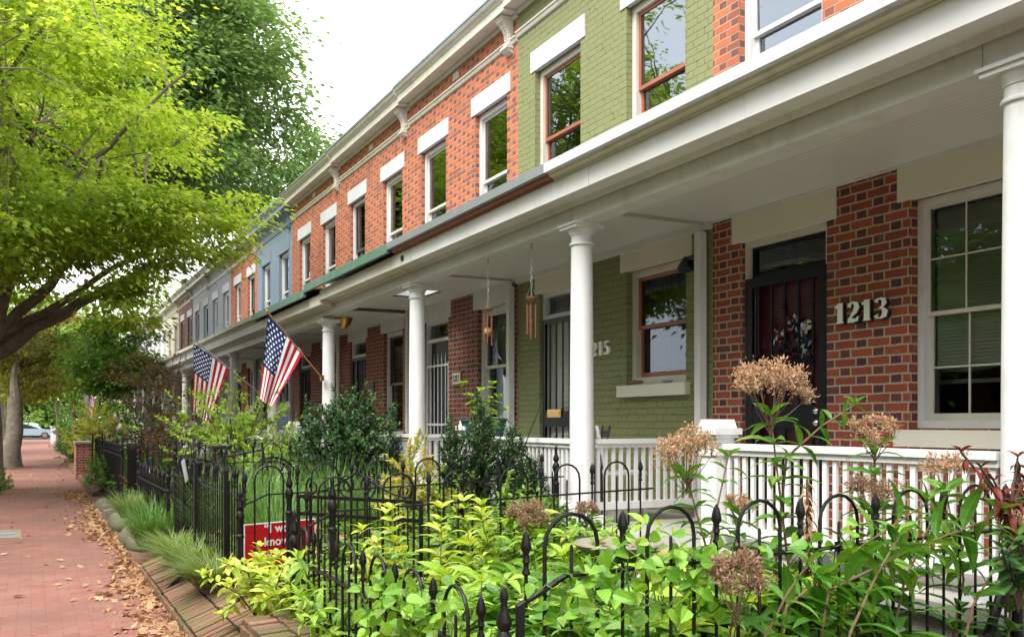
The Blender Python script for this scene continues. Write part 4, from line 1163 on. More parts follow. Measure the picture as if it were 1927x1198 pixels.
# gate with scrolls, swung in
def gate(name,label,h,q,z0,z1,scroll=True):
    h=Vector((*h,0)); q=Vector((*q,0)); d=q-h; L=d.length; d/=L
    P=thing(name,label,'gate',tuple(h))
    m=MB()
    for z in (z0+.08,z0+.55,z1): m.bar(h+Vector((0,0,z)),q+Vector((0,0,z)),.014,.026)
    for t in (0,L): o=h+d*t; m.bar(o+Vector((0,0,z0)),o+Vector((0,0,z1+.01)),.024,.024)
    m.build('gate_frame',BLACKM,P)
    m=MB(); n=10
    for i in range(1,n): o=h+d*(L*i/n); m.tube([(o.x,o.y,z0+.05),(o.x,o.y,z1)],.0065,6)
    m.build('picket_grille',BLACKM,P,smooth=True)
    if scroll:
        m=MB()
        def sc(t0,zc,r,fl,a0,turns=1.4):
            pts=[]
            for i in range(22):
                a=a0+fl*2*PI*turns*i/21; rr=r*(1-.7*i/21); o=h+d*(t0+rr*math.cos(a)); pts.append((o.x,o.y,zc+rr*math.sin(a)))
            m.tube(pts,.007,5)
        for t0,fl in ((.14,1),(L-.14,-1)): sc(t0,z1+.075,.07,fl,PI/2)
        for t0,fl in ((L*.42,-1),(L*.58,1)): sc(t0,z1+.10,.09,fl,-PI/2)
        for sgn in (1,-1):
            pts=[]
            for i in range(14):
                f=i/13; o=h+d*(L/2+sgn*(L/2-.12)*(1-f)*1.0); pts.append((o.x,o.y,z1+.03+.17*f**1.6))
            m.tube(pts,.008,5)
        o=h+d*(L/2); spear(m,o.x,o.y,z1+.17,.12)
        m.build('scroll_lattice',BLACKM,P,smooth=True)
    return P
gate('iron_gate','black iron gate with scrolled top rail swung open into the garden',(1.80,7.02),(2.42,6.06),.36,1.04)
# fences of the gardens farther on
iron_fence('iron_fence','iron cross fence behind the green grasses, between the second and third gardens',(1.45,11.2),(4.2,11.2),(1.12,1.16),posts=((0,1.42),(2.7,1.4)))
iron_fence('iron_fence','lower iron fence along the sidewalk beyond the big green grass clump',(1.40,11.4),(1.40,14.8),(.80,.80),posts=((0,1.15),(3.4,1.2)))
iron_fence('iron_fence','iron cross fence in front of the lime green bush',(1.45,15.3),(4.2,15.3),(1.08,1.12),posts=((0,1.35),))
iron_fence('iron_fence','front iron fence by the dark leaning gate leaf',(1.42,17.9),(1.42,22.4),(1.0,1.0),posts=((0,1.3),(4.5,1.3)))
iron_fence('iron_fence','iron cross fence before the red-brown maple',(1.45,19.5),(4.2,19.5),(1.08,1.1),posts=((0,1.35),))
iron_fence('iron_fence','iron cross fence beyond the red-brown maple',(1.45,23.7),(4.2,23.7),(1.08,1.1),posts=((0,1.35),))
iron_fence('iron_fence','last iron cross fence by the small green tree',(1.45,27.9),(4.2,27.9),(1.08,1.1),posts=((0,1.3),))
def leaf_gate(label,y,x0=1.40,x1=1.62,z0=.2,z1=1.25):
    P=thing('gate_leaf',label,'gate',(x0,y,0),'open gate leaves seen edge on')
    for z in (z0+.1,z1-.25):
        m=MB(); m.bar((x0,y,z),(x1,y+.75,z),.02,.03); m.build('rail',BLACKM,P)
    m=MB()
    for i in range(9):
        f=i/8; x=x0+(x1-x0)*f; yy=y+.75*f; m.tube([(x,yy,z0),(x,yy,z1-.05-.06*math.sin(PI*f)),(x,yy,z1)],[.011,.011,.002],6)
    m.build('picket_grille',BLACKM,P)
leaf_gate('black gate leaf standing open above the timber edging',16.6)
leaf_gate('black gate leaf standing open farther on by the brick pier',25.6)
P=thing('brick_pier','short red brick pier with flat cap at the sidewalk edge','pier',(1.25,29.0,0))
m=MB(); m.box(1.08,1.5,28.8,30.2,-.02,1.0); m.build('pier_body',BRK2,P); m=MB(); m.box(1.05,1.53,28.77,30.23,1.0,1.06); m.build('cap',STONE,P)
P=thing('gate_post','small white gate post far along the sidewalk','post',(1.4,80,0))
m=MB(); m.box(1.2,1.75,79.7,80.3,0,1.25); m.build('post_body',WHITE,P); m=MB(); m.box(1.15,1.8,79.65,80.35,1.25,1.35); m.build('cap',WHITE,P)

# ------------------------------------------------------------------ yard sign
P=thing('yard_sign','red yard sign with white lettering stuck in the garden behind the fence','sign',(1.75,7.65,.3))
a=Vector((1.475,7.42,0)); b=Vector((2.09,7.62,0)); d=(b-a).normalized(); nrm=Vector((d.y,-d.x,0))
m=MB(); m.obox((a+b)/2+Vector((0,0,.57)),d*.325,nrm*.004,(0,0,.225)); m.build('sign_board',REDS,P)
m=MB(); 
for s in (-.325,.325): m.obox((a+b)/2+d*s+Vector((0,0,.57)),d*.004,nrm*.006,(0,0,.227))
m.obox((a+b)/2+Vector((0,0,.797)),d*.325,nrm*.006,(0,0,.004)); m.build('sign_border',WHITES,P)
m=MB()
for s in (-.2,.2): o=(a+b)/2+d*s-nrm*.012; m.tube([(o.x,o.y,.2),(o.x,o.y,.6)],.004,5)
m.build('wire_stake',CHROME,P)
def text_part(P,txt,origin,dx,size,mat,name='lettering',bold=.012,nrm=None):
    cu=bpy.data.curves.new(name,'FONT'); cu.body=txt; cu.size=size; cu.offset=bold*size; cu.extrude=.001; cu.space_character=1.05
    ob=bpy.data.objects.new('tmp',cu); COL.objects.link(ob)
    dg=bpy.context.evaluated_depsgraph_get(); me=bpy.data.meshes.new_from_object(ob.evaluated_get(dg)); bpy.data.objects.remove(ob); bpy.data.curves.remove(cu)
    wl=WL[P.name]; X=Vector(dx).normalized(); O=Vector(origin)
    for v in me.vertices:
        c=v.co; v.co=O+X*c.x+Vector((0,0,1))*c.y+(nrm or Vector((0,0,0)))*(c.z+.0075)-wl
    me.materials.clear(); me.materials.append(mat); o=bpy.data.objects.new(name,me); link(o,P,wl); return o
for i,tx in enumerate(('\u201cI wou','know','w','no')):
    o=a+d*.17; text_part(P,tx,(o.x,o.y,.72-.105*i),d,.098,WHITES,nrm=nrm,bold=.02)

# ------------------------------------------------------------------ flags
def flag(label,T,Q,Lf,B,base,tip,seed=0,poleM=WOODP,amp=.05,canton=.40):
    """T,Q: hoist ends on the pole (canton at T); Lf,B: where their free corners hang; bilinear cloth with folds across Y"""
    T,Q,Lf,B=map(Vector,(T,Q,Lf,B))
    P=thing('flag',label,'flag',base,'striped flags on porch columns')
    m=MB(); bt=(Vector(tip)-Vector(base)); m.tube([base,tip],.013,8); pole=m.build('flag_pole',poleM,P)
    m=MB(); m.sph(tip,.024,6); m.build('finial',BRASS,pole); m=MB(); m.obox(base,(.03,0,0),(0,.03,0),(0,0,.045)); m.build('bracket',BRASS,pole)
    ns,nt_=39,40
    def pt(s,t):
        p=T.lerp(Q,s).lerp(Lf.lerp(B,s),t)
        # cloth sags and folds
        f=amp*t**.7*(math.sin(s*9.0+t*2+seed)+.5*math.sin(s*17+seed*2-t*3))
        return p+Vector((f*.35,f,-.03*math.sin(PI*s)*t))
    grid=[[pt(i/ns,j/nt_) for j in range(nt_+1)] for i in range(ns+1)]
    parts={'red_stripe':(REDF,[]),'white_stripe':(WHITEF,[]),'canton':(BLUEF,[])}
    ms={k:MB() for k in parts}
    for i in range(ns):
        st=int(i/3)
        for j in range(nt_):
            if st<7 and j/nt_<canton: k='canton'
            else: k='red_stripe' if st%2==0 else 'white_stripe'
            ms[k].quad(grid[i][j],grid[i+1][j],grid[i+1][j+1],grid[i][j+1])
    cl=None
    CM=MB(); CM.smooth=True
    M={'red_stripe':0,'white_stripe':1,'canton':2}
    vs=[p for row in grid for p in row]; CM.v=[tuple(p) for p in vs]
    for i in range(ns):
        st=int(i/3)
        for j in range(nt_):
            k='canton' if (st<7 and j/nt_<canton) else ('red_stripe' if st%2==0 else 'white_stripe')
            b=i*(nt_+1)+j; CM.f.append([b,b+nt_+1,b+nt_+2,b+1]); CM.m.append(M[k])
    cloth=CM.build('cloth',[REDF,WHITEF,BLUEF],P,smooth=True)
    sm=MB()
    for r in range(9):
        for c in range(6 if r%2==0 else 5):
            s=(r+.75)/9.5*7/13; t=((c+.5+(.5 if r%2 else 0))/6)*canton
            o=pt(s,t); e1=(pt(min(1,s+.02),t)-pt(s-.02,t)).normalized(); e2=(pt(s,t+.02)-pt(s,max(0,t-.02))).normalized()
            nr=e1.cross(e2).normalized()
            for sg in (1,-1):
                vv=[o+nr*.004*sg]
                for k in range(10):
                    a=2*PI*k/10; R_=.030 if k%2==0 else .012
                    vv.append(o+nr*.004*sg+e1*(-R_*math.cos(a))+e2*(R_*math.sin(a)))
                sm.add(vv,[(0,1+k,1+(k+1)%10) for k in range(10)])
    sm.build('star_pattern',WHITEF,cloth)
    return P
def W3(px,py,Y):
    VX,HY,F=62.,795.,1740.
    X=Y/(2206.6/(px-VX)-.518); z=(HY-py)/(px-VX)*1.126*X
    return (X,Y,EYE+z)
Yf=15.25
flag('stars and stripes flag hanging on a wooden pole, whole flag in clear view',W3(504,592,Yf),W3(571,664,Yf),W3(488,748,Yf+.25),W3(514,764,Yf+.05),W3(606,711,Yf),W3(502,585,Yf),.4,WOODP,.055,.60)
Yf=19.4
flag('stars and stripes flag on a bare metal pole, lower part hidden behind the lime bush',W3(364,646,Yf),W3(430,694,Yf),W3(362,768,Yf+.2),W3(396,800,Yf),W3(490,741,Yf),W3(360,635,Yf),1.7,CHAIN,.07,.42)
Yf=50
flag('small distant stars and stripes flag among the trees beside the sidewalk',W3(158,738,Yf),W3(180,748,Yf),W3(162,780,Yf),W3(176,790,Yf),W3(200,775,Yf),W3(156,735,Yf),2.3,WOODP,.05,.5)
P=thing('garden_flag','tiny hand flag stuck in the reddish plant by the timber edging','flag',(1.75,17.3,.3))
m=MB(); m.tube([(1.75,17.3,.25),(1.75,17.3,.98)],.006,5); m.build('stick',WOODP,P)
m=MB(); m.quad((1.75,17.3,.97),(1.83,17.32,.93),(1.84,17.32,.82),(1.76,17.3,.84)); m.build('canton',BLUEF,P)
m=MB()
for k in range(4):
    m.mi=k%2; m.quad((1.75+.02*k,17.3,.84-.01*k),(1.77+.02*k,17.3,.83-.01*k),(1.78+.02*k,17.3,.72),(1.76+.02*k,17.3,.73))
m.build('striped_cloth',[WHITEF,REDF],P)

# ------------------------------------------------------------------ things on and under the porches
def chime(label,y,zt,zb,x=4.47,ball=False):
    P=thing('wind_chime',label,'wind chime',(x,y,3.41),'wind chimes under the porch beam')
    m=MB(); n=int((3.41-zt)/.042)
    for i in range(n):
        zc=3.41-.021-i*.042; pts=[]
        for k in range(9):
            a=2*PI*k/8; u=.011*math.cos(a); z=.026*math.sin(a)
            pts.append((x+(u if i%2 else 0),y+(0 if i%2 else u),zc+z))
        m.tube(pts,.0042,5,caps=False)
    m.build('chain',CHAIN,P)
    z=3.41-n*.042
    m=MB(); m.lathe([(.02,z-.165),(.045,z-.15),(.056,z-.135),(.058,z-.125),(.02,z-.115)],(x,y,0),14); D=m.build('wooden_disc',WOODP,P,smooth=True)
    m=MB()
    for k in range(3):
        a=2*PI*k/3; m.tube([(x,y,z),(x+.065*math.cos(a),y+.065*math.sin(a),z-.125)],.0022,4)
    m.build('cord',CHAIN,P)
    rnd=random.Random(int(y*10))
    for k in range(5):
        a=2*PI*k/5+.3; px,py=x+.045*math.cos(a),y+.045*math.sin(a); ln=rnd.uniform(.24,.36)
        m=MB(); m.tube([(px,py,z-.135),(px,py,z-.21)],.0015,4); m.tube([(px,py,z-.2),(px,py,z-.2-ln)],.0085,8); m.build('chime_tube',COPPER,P,smooth=True)
    m=MB(); m.tube([(x,y,z-.16),(x,y,z-.35)],.0015,4); (m.sph((x,y,z-.39),.055,8) if ball else m.lathe([(.004,z-.42),(.022,z-.37),(.02,z-.35)],(x,y,0),10)); m.build('clapper',WOODP,P,smooth=True)
    return P
chime('copper tube wind chime with a dark wooden ball, farther one along the beam',9.20,2.98,2.4,ball=True)
chime('copper tube wind chime with slim tubes hanging nearer the green wall',8.20,2.95,2.5)
# wreath on the red door
P=thing('wreath','red, white and blue wreath on the dark red door behind the gate','wreath',(XF+.10,6.17,2.33))
for nm,mt,ph in (('white_ribbon',WHITEF,0),('blue_ribbon',BLUEF,1),('red_ribbon',REDF,2)):
    L=LB(); n=70
    a=RNG.uniform(0,2*PI/3,n)*.9+ph*2*PI/3*1.0+RNG.choice([0,2.1],n)
    rr=.16+RNG.normal(size=n)*.03
    Q=np.stack([XF+.10+RNG.normal(size=n)*.008,6.17+rr*np.cos(a),2.33+rr*np.sin(a)],1)
    L.add(Q,randu(n)*np.array([.25,1,1]),np.array([-1,0,0])+RNG.normal(size=(n,3))*.4,RNG.uniform(.05,.09,n)); L.build(nm,T_OVAL,mt,P)
m=MB()
pts=[(XF+.105,6.17+.16*math.cos(2*PI*k/24),2.33+.16*math.sin(2*PI*k/24)) for k in range(25)]
m.tube(pts,.022,6,caps=False); m.build('wreath_ring',TWIG,P)
# peace-sign ring hanging in the window
P=thing('window_ornament','thin gold peace sign ring hanging inside the large window','ornament',(XF+.22,4.0,2.2))
m=MB(); yc,zc,r=3.98,2.02,.27
m.tube([(XF+.24,yc+r*math.cos(2*PI*k/36),zc+r*math.sin(2*PI*k/36)) for k in range(37)],.006,6,caps=False)
for a in (PI/2,-PI/2,-PI/2-.75,-PI/2+.75): m.tube([(XF+.24,yc,zc),(XF+.24,yc+r*math.cos(a),zc+r*math.sin(a))],.005,6)
m.build('ring',BRASS,P)
m=MB(); m.box(XF+.35,XF+.5,3.5,4.85,1.90,1.93); o=m.build('window_shelf',WHITE2); tag(o,'white shelf edge across the lower panes inside the large window','shelf')
# shoes on the sill of the green house
def lump(name,label,cat,c,r,mat):
    m=MB(); m.sph((0,0,0),1,8)
    m.v=[(c[0]+x*r[0],c[1]+y*r[1]*(1+.25*math.sin(3*y+1)),c[2]+z*r[2]*(.7+.5*noise.noise(Vector((x*2,y*3,z+c[1]))))) for x,y,z in m.v]
    return tag(m.build(name,mat,smooth=True),label,cat)
lump('garden_glove','crumpled rust coloured glove on the window sill of the green wall','glove',(XF-.02,8.38,2.045),(.05,.16,.03),WOODP)
lump('garden_glove','small blue-grey glove on the window sill of the green wall','glove',(XF-.02,7.82,2.035),(.04,.11,.018),FLASHB)
# planter box on the railing
P=thing('planter_box','dark teal planter box on the porch rail behind the evergreen spires','planter',(XC,8.95,1.45))
m=MB(); 
x0,y0,y1=XC,9.0,9.62
m.add([(x0-.09,y0,1.44),(x0+.09,y0,1.44),(x0+.09,y1,1.44),(x0-.09,y1,1.44),(x0-.12,y0-.03,1.62),(x0+.12,y0-.03,1.62),(x0+.12,y1+.03,1.62),(x0-.12,y1+.03,1.62)],[(3,2,1,0),(0,1,5,4),(1,2,6,5),(2,3,7,6),(3,0,4,7)])
m.build('box',TEAL,P); m=MB(); m.box(x0-.13,x0+.13,y0-.04,y1+.04,1.62,1.645); m.build('rim',TEAL,P)
m=MB(); m.box(x0-.11,x0+.11,y0-.02,y1+.02,1.60,1.615+.035); m.build('soil',SOIL,P)
def chair(label,c,ang,mat,name='patio_chair'):
    P=thing(name,label,'chair',(*c,FL)); ca,sa=math.cos(ang),math.sin(ang)
    def T(x,y,z): return (c[0]+x*ca-y*sa,c[1]+x*sa+y*ca,FL+z)
    m=MB(); m.obox(T(0,0,.44),Vector((ca,sa,0))*.21,Vector((-sa,ca,0))*.21,(0,0,.014)); m.build('seat',mat,P)
    m=MB()
    for k in range(4): m.obox(T(.20+.02*k,0,.56+.085*k),Vector((ca,sa,0))*.008,Vector((-sa,ca,0))*.21,(0,0,.034))
    m.build('backrest',mat,P)
    for sx in (-1,1):
        for sy in (-1,1):
            m=MB(); m.tube([T(.19*sx,.2*sy,.0),T(.18*sx,.2*sy,.44)]+([T(.27,.2*sy,.9)] if sx>0 else []),.012,6); m.build('leg',mat,P)
    return P
chair('dark folding chair with slatted back on the green house porch',(5.15,8.35),-.4,NAVYP)
chair('white wire patio chair just behind the dividing porch rail',(5.2,7.62),2.6,WHITE2)
P=thing('storage_crate','dark low crate under the white patio chair','crate',(4.9,8.0,FL))
m=MB(); frame_boxes(m,4.75,4.78,7.9,8.4,FL+.002,FL+.3,.03); m.box(4.78,5.1,7.9,8.4,FL+.002,FL+.28); m.build('crate_body',TEAL,P)
# lantern standing by the column
P=thing('garden_lantern','dark square lantern with glass sides standing on the step behind the fence','lantern',(3.70,3.42,.3))
m=MB(); zl=.55; 
m.box(3.62,3.78,3.34,3.50,.20,zl-.02); m.build('pedestal',CONC,P)
m=MB(); m.box(3.60,3.80,3.32,3.52,zl-.02,zl+.02)
for sx in (3.61,3.775):
    for sy in (3.33,3.495): m.box(sx,sx+.015,sy,sy+.015,zl+.02,zl+.30)
m.build('lantern_frame',BLACKM,P)
m=MB(); a=.135; cx,cy=3.70,3.42
m.add([(cx-a,cy-a,zl+.30),(cx+a,cy-a,zl+.30),(cx+a,cy+a,zl+.30),(cx-a,cy+a,zl+.30),(cx-.05,cy-.05,zl+.39),(cx+.05,cy-.05,zl+.39),(cx+.05,cy+.05,zl+.39),(cx-.05,cy+.05,zl+.39)],[(3,2,1,0),(0,1,5,4),(1,2,6,5),(2,3,7,6),(3,0,4,7),(4,5,6,7)])
m.box(cx-.04,cx+.04,cy-.04,cy+.04,zl+.39,zl+.44); m.build('lantern_roof',NAVYP,P)
m=MB()
for (p,q) in (((3.615,3.335),(3.785,3.335)),((3.615,3.505),(3.785,3.505)),((3.615,3.335),(3.615,3.505)),((3.785,3.335),(3.785,3.505))): m.quad((*p,zl+.02),(*q,zl+.02),(*q,zl+.30),(*p,zl+.30))
m.build('glass_panel',GLASSL,P)
# bird bath
P=thing('bird_bath','shallow stone bird bath on a pedestal among the lime leaves by the porch steps','bird bath',(3.0,4.45,.35))
m=MB(); m.lathe([(.13,.30),(.13,.38),(.07,.42),(.055,.6),(.065,.82),(.11,.88)],(3.0,4.45,-.06),18); m.build('pedestal',STONE,P,smooth=True)
m=MB(); m.lathe([(.08,.87),(.18,.90),(.25,.945),(.262,.965),(.255,.975),(.24,.965),(.15,.93),(.01,.925)],(3.0,4.45,-.06),28); m.build('basin',STONE,P,smooth=True)
# bicycle leaning in the third garden
def bicycle(label,c,ang):
    P=thing('bicycle',label,'bicycle',c); ca,sa=math.cos(ang),math.sin(ang); z0=c[2]
    def T(x,z,y=0): return (c[0]+x*ca-y*sa,c[1]+x*sa+y*ca,z0+z)
    for wx in (-.52,.52):
        m=MB(); m.tube([T(wx+.33*math.cos(2*PI*k/32),.34+.33*math.sin(2*PI*k/32)) for k in range(33)],.017,8,caps=False); Wh=m.build('wheel',RUBBER,P)
        m=MB(); m.tube([T(wx+.305*math.cos(2*PI*k/32),.34+.305*math.sin(2*PI*k/32)) for k in range(33)],.008,6,caps=False); m.build('rim',CHROME,Wh)
        m=MB()
        for k in range(14): m.tube([T(wx,.34),T(wx+.3*math.cos(2*PI*k/14),.34+.3*math.sin(2*PI*k/14))],.0013,4)
        m.build('spokes',CHROME,Wh)
        m=MB(); m.tube([T(wx+.375*math.cos(a),.34+.375*math.sin(a)) for a in [PI*.12+PI*.72*k/14 for k in range(15)]],.02,6); m.build('mudguard',BLACKM,P)
    m=MB()
    for a,b in (((-.1,.30),(-.2,.80)),((-.1,.30),(.38,.72)),((-.18,.74),(.36,.82)),((-.52,.34),(-.1,.30)),((-.52,.34),(-.18,.74)),((.40,.68),(.52,.34)),((.36,.92),(.40,.68))): m.tube([T(*a),T(*b)],.014,8)
    m.build('frame',NAVYP,P)
    m=MB(); m.obox(T(-.22,.86),Vector((ca,sa,0))*.13,Vector((-sa,ca,0))*.06,(0,0,.025)); m.tube([T(-.2,.8),T(-.21,.86)],.012,6); m.build('saddle',RUBBER,P)
    m=MB(); m.tube([T(.30,.98,-.27),T(.36,1.0,-.15),T(.38,.95,0),T(.36,1.0,.15),T(.30,.98,.27)],.012,8); m.build('handlebar',CHROME,P)
bicycle('black bicycle standing among the grasses behind the hooped fence, wheel tops showing',(2.35,12.35,.42),.25)
# car at the end of the street
P=thing('parked_car','silver-blue estate car parked across the end of the sidewalk','car',(-.8,104.0,0))
prof=[(-2.3,.35),(-2.32,.75),(-2.2,.95),(-1.9,1.5),(-1.6,1.62),(.2,1.62),(.5,1.55),(1.15,1.02),(2.0,.88),(2.28,.7),(2.3,.35)]
cx0,cy0=-.35,104.0
m=MB(); n=len(prof)
for yy,s in ((-.88,1),(-.80,1),(.80,1),(.88,1)):
    for x,z in prof: m.v.append((cx0+x,cy0+yy*(1 if z<1.1 else .82),z))
for r in range(3):
    for i in range(n): m.f.append([r*n+i,r*n+(i+1)%n,(r+1)*n+(i+1)%n,(r+1)*n+i]); m.m.append(0)
m.f += [list(range(n-1,-1,-1)),[3*n+i for i in range(n)]]; m.m += [0,0]
body=m.build('body',CARP,P)
m=MB()
for (p,q,r_,s_) in (((-1.85,1.02),(-1.62,1.5),(-.75,1.5),(-.75,1.02)),((-.65,1.02),(-.65,1.5),(.35,1.5),(.85,1.02))):
    m.quad(*[(cx0+x,cy0-.885+.15*(z-1.0)/.55,z) for x,z in (p,q,r_,s_)])
m.build('window',DARKDOOR,P)
m=MB(); m.quad((cx0+.56,cy0-.68,1.55),(cx0+1.12,cy0-.78,1.06),(cx0+1.12,cy0+.78,1.06),(cx0+.56,cy0+.68,1.55)); m.build('windscreen',DARKDOOR,P)
for wx in (-1.4,1.4):
    for sy in (-.86,.86):
        m=MB(); m.tube([(cx0+wx,cy0+sy-.09,.34),(cx0+wx,cy0+sy+.09,.34)],.34,20); Wh=m.build('wheel',RUBBER,P,smooth=True)
        m=MB(); m.tube([(cx0+wx,cy0+sy-.105,.34),(cx0+wx,cy0+sy+.105,.34)],.22,16); m.build('rim',CHROME,Wh)
m=MB(); m.box(cx0+2.1,cx0+2.31,cy0-.75,cy0-.45,.66,.78); m.build('headlight',WHITE2,P)

# ------------------------------------------------------------------ garden of the near house
def mound(name,label,n,region,hfun,lsize,mat,tmpl,seed,k=9,cat='ground cover',width=1.0,stem=STEMG):
    """mass of leafy shoots nobody could count"""
    rng=np.random.default_rng(seed); L=LB(); tm=MB()
    for i in range(n):
        x=rng.uniform(region[0],region[1]); y=rng.uniform(region[2],region[3]); z0=gz(x,y); h=hfun(x,y)*rng.uniform(.5,1.12)
        lean=rng.normal(size=2)*.12
        b=Vector((x,y,z0)); e=Vector((x+lean[0],y+lean[1],z0+h))
        tm.tube([b,b.lerp(e,.5)+Vector((0,0,.02)),e],[.006,.005,.003],4,caps=False)
        for tier,f in ((1.0,1),(.72,.9),(.45,.8)):
            c=np.array(b.lerp(e,tier)); kk=int(k*rng.uniform(.7,1.3)*f)
            an=rng.uniform(0,6.28)+np.arange(kk)*2.4
            up=rng.uniform(-.25,.65,kk)
            D=np.stack([np.cos(an),np.sin(an),up],1); N=np.array([0,0,1.0])+rng.normal(size=(kk,3))*.35
            L.add(c+D*.015,D,N,lsize*rng.uniform(.6,1.2,kk))
    o=L.build(name,tmpl,mat,width=width); o['label']=label; o['category']=cat; o['kind']='stuff'
    tm.build('stems',stem,o)
    return o
def hbed(x,y):
    f=min(1,(x-1.4)/1.3); return .34+.17*f+.09*math.sin(x*3+y*2.1)
mound('ground_cover','lime green leafy ground cover filling the bed inside the low hooped fence',170,(1.52,3.5,2.9,5.6),hbed,.155,L_GC,T_LANCE,3,k=8,width=1.1)
mound('ground_cover','dark green undergrowth at the bottom of the near bed',150,(1.52,3.4,2.9,5.6),lambda x,y:.26,.10,L_DARK,T_OVAL,24,k=8)
mound('ground_cover','small leaved green weeds between the lime plants of the near bed',120,(1.52,3.4,2.9,5.6),lambda x,y:.42+.04*x,.07,L_COVER,T_OVAL,23,k=10)
mound('ground_cover','mid green leafy ground cover under the tall dried flowers',120,(1.9,3.15,2.85,4.6),lambda x,y:.45,.20,L_JOE,T_LANCE,4,k=7,width=1.2)
mound('ground_cover','dark leafy ground cover behind the open gate',150,(1.9,4.0,5.9,7.0),lambda x,y:.30+.12*x/3,.10,L_COVER,T_OVAL,5,k=9)
mound('ground_cover','low green ground cover in the second garden',220,(1.6,4.1,7.2,11.1),lambda x,y:.28,.09,L_MID,T_OVAL,6,k=8)
mound('ground_cover','low mixed ground cover of the third and fourth gardens',260,(1.5,4.1,11.3,19.4),lambda x,y:.30,.10,L_COVER,T_OVAL,7,k=8)
mound('ground_cover','low green ground cover of the far gardens',300,(1.4,4.1,19.5,42),lambda x,y:.32,.14,L_MID,T_OVAL,8,k=8)
# heart leaved vine on the near fences
def vine(label,segs,n,seed,lsize=.058,mat=None):
    rng=np.random.default_rng(seed); L=LB(); tm=MB()
    P=thing('vine',label,'vine',(*segs[0][:2],gz(*segs[0][:2])),'heart leaved vines on the fences')
    for s in range(9):
        (x0,y0,z0),(x1,y1,z1)=segs[0],segs[-1]
        pts=[]; f0=rng.uniform(0,.6); f1=min(1,f0+rng.uniform(.25,.6))
        ph=rng.uniform(0,6); 
        for i in range(14):
            f=f0+(f1-f0)*i/13; j=min(len(segs)-2,int(f*(len(segs)-1))); g=f*(len(segs)-1)-j
            a,b=segs[j],segs[j+1]
            pts.append(Vector((a[0]+(b[0]-a[0])*g+.03*math.sin(ph+i),a[1]+(b[1]-a[1])*g+.03*math.cos(ph+1.3*i),a[2]+(b[2]-a[2])*g+.10*math.sin(ph+i*.7)+rng.normal()*.015)))
        tm.tube(pts,.0028,4,caps=False)
        k=n//9; ii=rng.uniform(0,12.99,k)
        Q=np.array([tuple(pts[int(t_)].lerp(pts[int(t_)+1],t_-int(t_))) for t_ in ii])+rng.normal(size=(k,3))*np.array([.06,.06,.05])
        D=rng.normal(size=(k,3))*np.array([1,1,.5])+np.array([0,0,-.55]); N=np.array([-.35,-.75,.55])+rng.normal(size=(k,3))*.4
        L.add(Q,D,N,lsize*rng.uniform(.6,1.25,k))
    tm.build('stem',STEMG,P); L.build('foliage',T_HEART,mat or L_VINE,P)
vine('heart leaved vine tangled over the sloping fence end and first hoops',[(1.5,2.78,.92),(1.8,2.77,1.04),(2.2,2.78,1.02),(2.6,2.78,.98)],190,1)
vine('bright vine climbing the middle of the low front fence',[(1.43,3.0,.72),(1.42,3.5,.82),(1.43,4.3,.75)],260,2,.06)
vine('vine draped low over the hoops toward the white column',[(2.6,2.8,1.05),(3.2,2.78,1.0),(3.8,2.75,1.06)],80,3,.055)
# whitish narrow leaved peony shoots through the low fence
leafy_stems('peony','pale green peony shoots pushing out through the low front fence','plant',[[(1.5,5.2,.4),(1.38,5.0,.62),(1.25,4.85,.68)],[(1.5,4.8,.4),(1.36,4.7,.58),(1.24,4.75,.56)],[(1.5,5.4,.4),(1.4,5.3,.75),(1.3,5.1,.86)]],.16,L_GC,T_LANCE,STEMG,per=.06,seed=5,start=.35,whorl=3)
st=[]
for i in range(9):
    x=1.65+.12*i+random.uniform(-.1,.1); y=5.2+random.uniform(-.4,.35); st.append([(x,y,gz(x,y)),(x+.03,y-.02,gz(x,y)+.4),(x+random.uniform(-.1,.1),y+random.uniform(-.1,.1),gz(x,y)+random.uniform(.6,.85))])
leafy_stems('peony','tall lime peony clump with upright leaf rosettes beside the open gate','plant',st,.17,L_VAR,T_LANCE,STEMG,per=.07,seed=6,start=.5,whorl=3,droop=.0,width=1.2)
# hosta-like variegated plant at the fence corner
st=[]
rnd=random.Random(5)
for i in range(22):
    a=rnd.uniform(0,6.28); r_=rnd.uniform(.08,.42); st.append([(1.34,6.25,.28),(1.34+r_*.4*math.cos(a),6.25+r_*.5*math.sin(a),.55+rnd.uniform(-.1,.12)),(1.32+r_*math.cos(a),6.25+r_*math.sin(a),0.52+rnd.uniform(-.25,.22))])
leafy_stems('variegated_shrub','yellow and lime variegated shrub leaning out at the gate post','shrub',st,.13,L_VAR,T_OVAL,TWIG,per=.055,seed=8,start=.45,whorl=3,droop=.25)
# joe pye weed: tall stems with dried heads
def joe(label,base,px,py,Y,r,seed,n=70,bend=.06,leaves=True,start=.3,lsize=.27,per=.085):
    h=W3(px,py,Y); rnd=random.Random(seed)
    b=(base[0],base[1],gz(*base)); mid=tuple(Vector(b).lerp(Vector(h),.5)+Vector((rnd.uniform(-bend,bend),rnd.uniform(-bend,bend),0)))
    top=(h[0],h[1],h[2]-r*.75)
    P=leafy_stems('joe_pye_weed',label,'plant',[[b,mid,top]],lsize if leaves else .1,L_JOE,T_LANCE,STEMP,per=per,seed=seed,start=start,whorl=4,droop=.45,group='joe pye weeds with dried heads',rad=.008,top=leaves)
    flower_head(P,h,r,seed,n)
    return P
joe('tallest joe pye weed, its broad tan flower head in front of the black door',(3.05,3.05),1450,728,3.2,.175,11,150,lsize=.25)
joe('joe pye weed with pinkish brown head in front of the white newel post',(3.0,3.4),1292,848,3.6,.165,12,130,lsize=.25)
joe('joe pye weed with thin lacy head before the brick wall under the large window',(3.55,2.95),1645,812,3.1,.125,13,45)
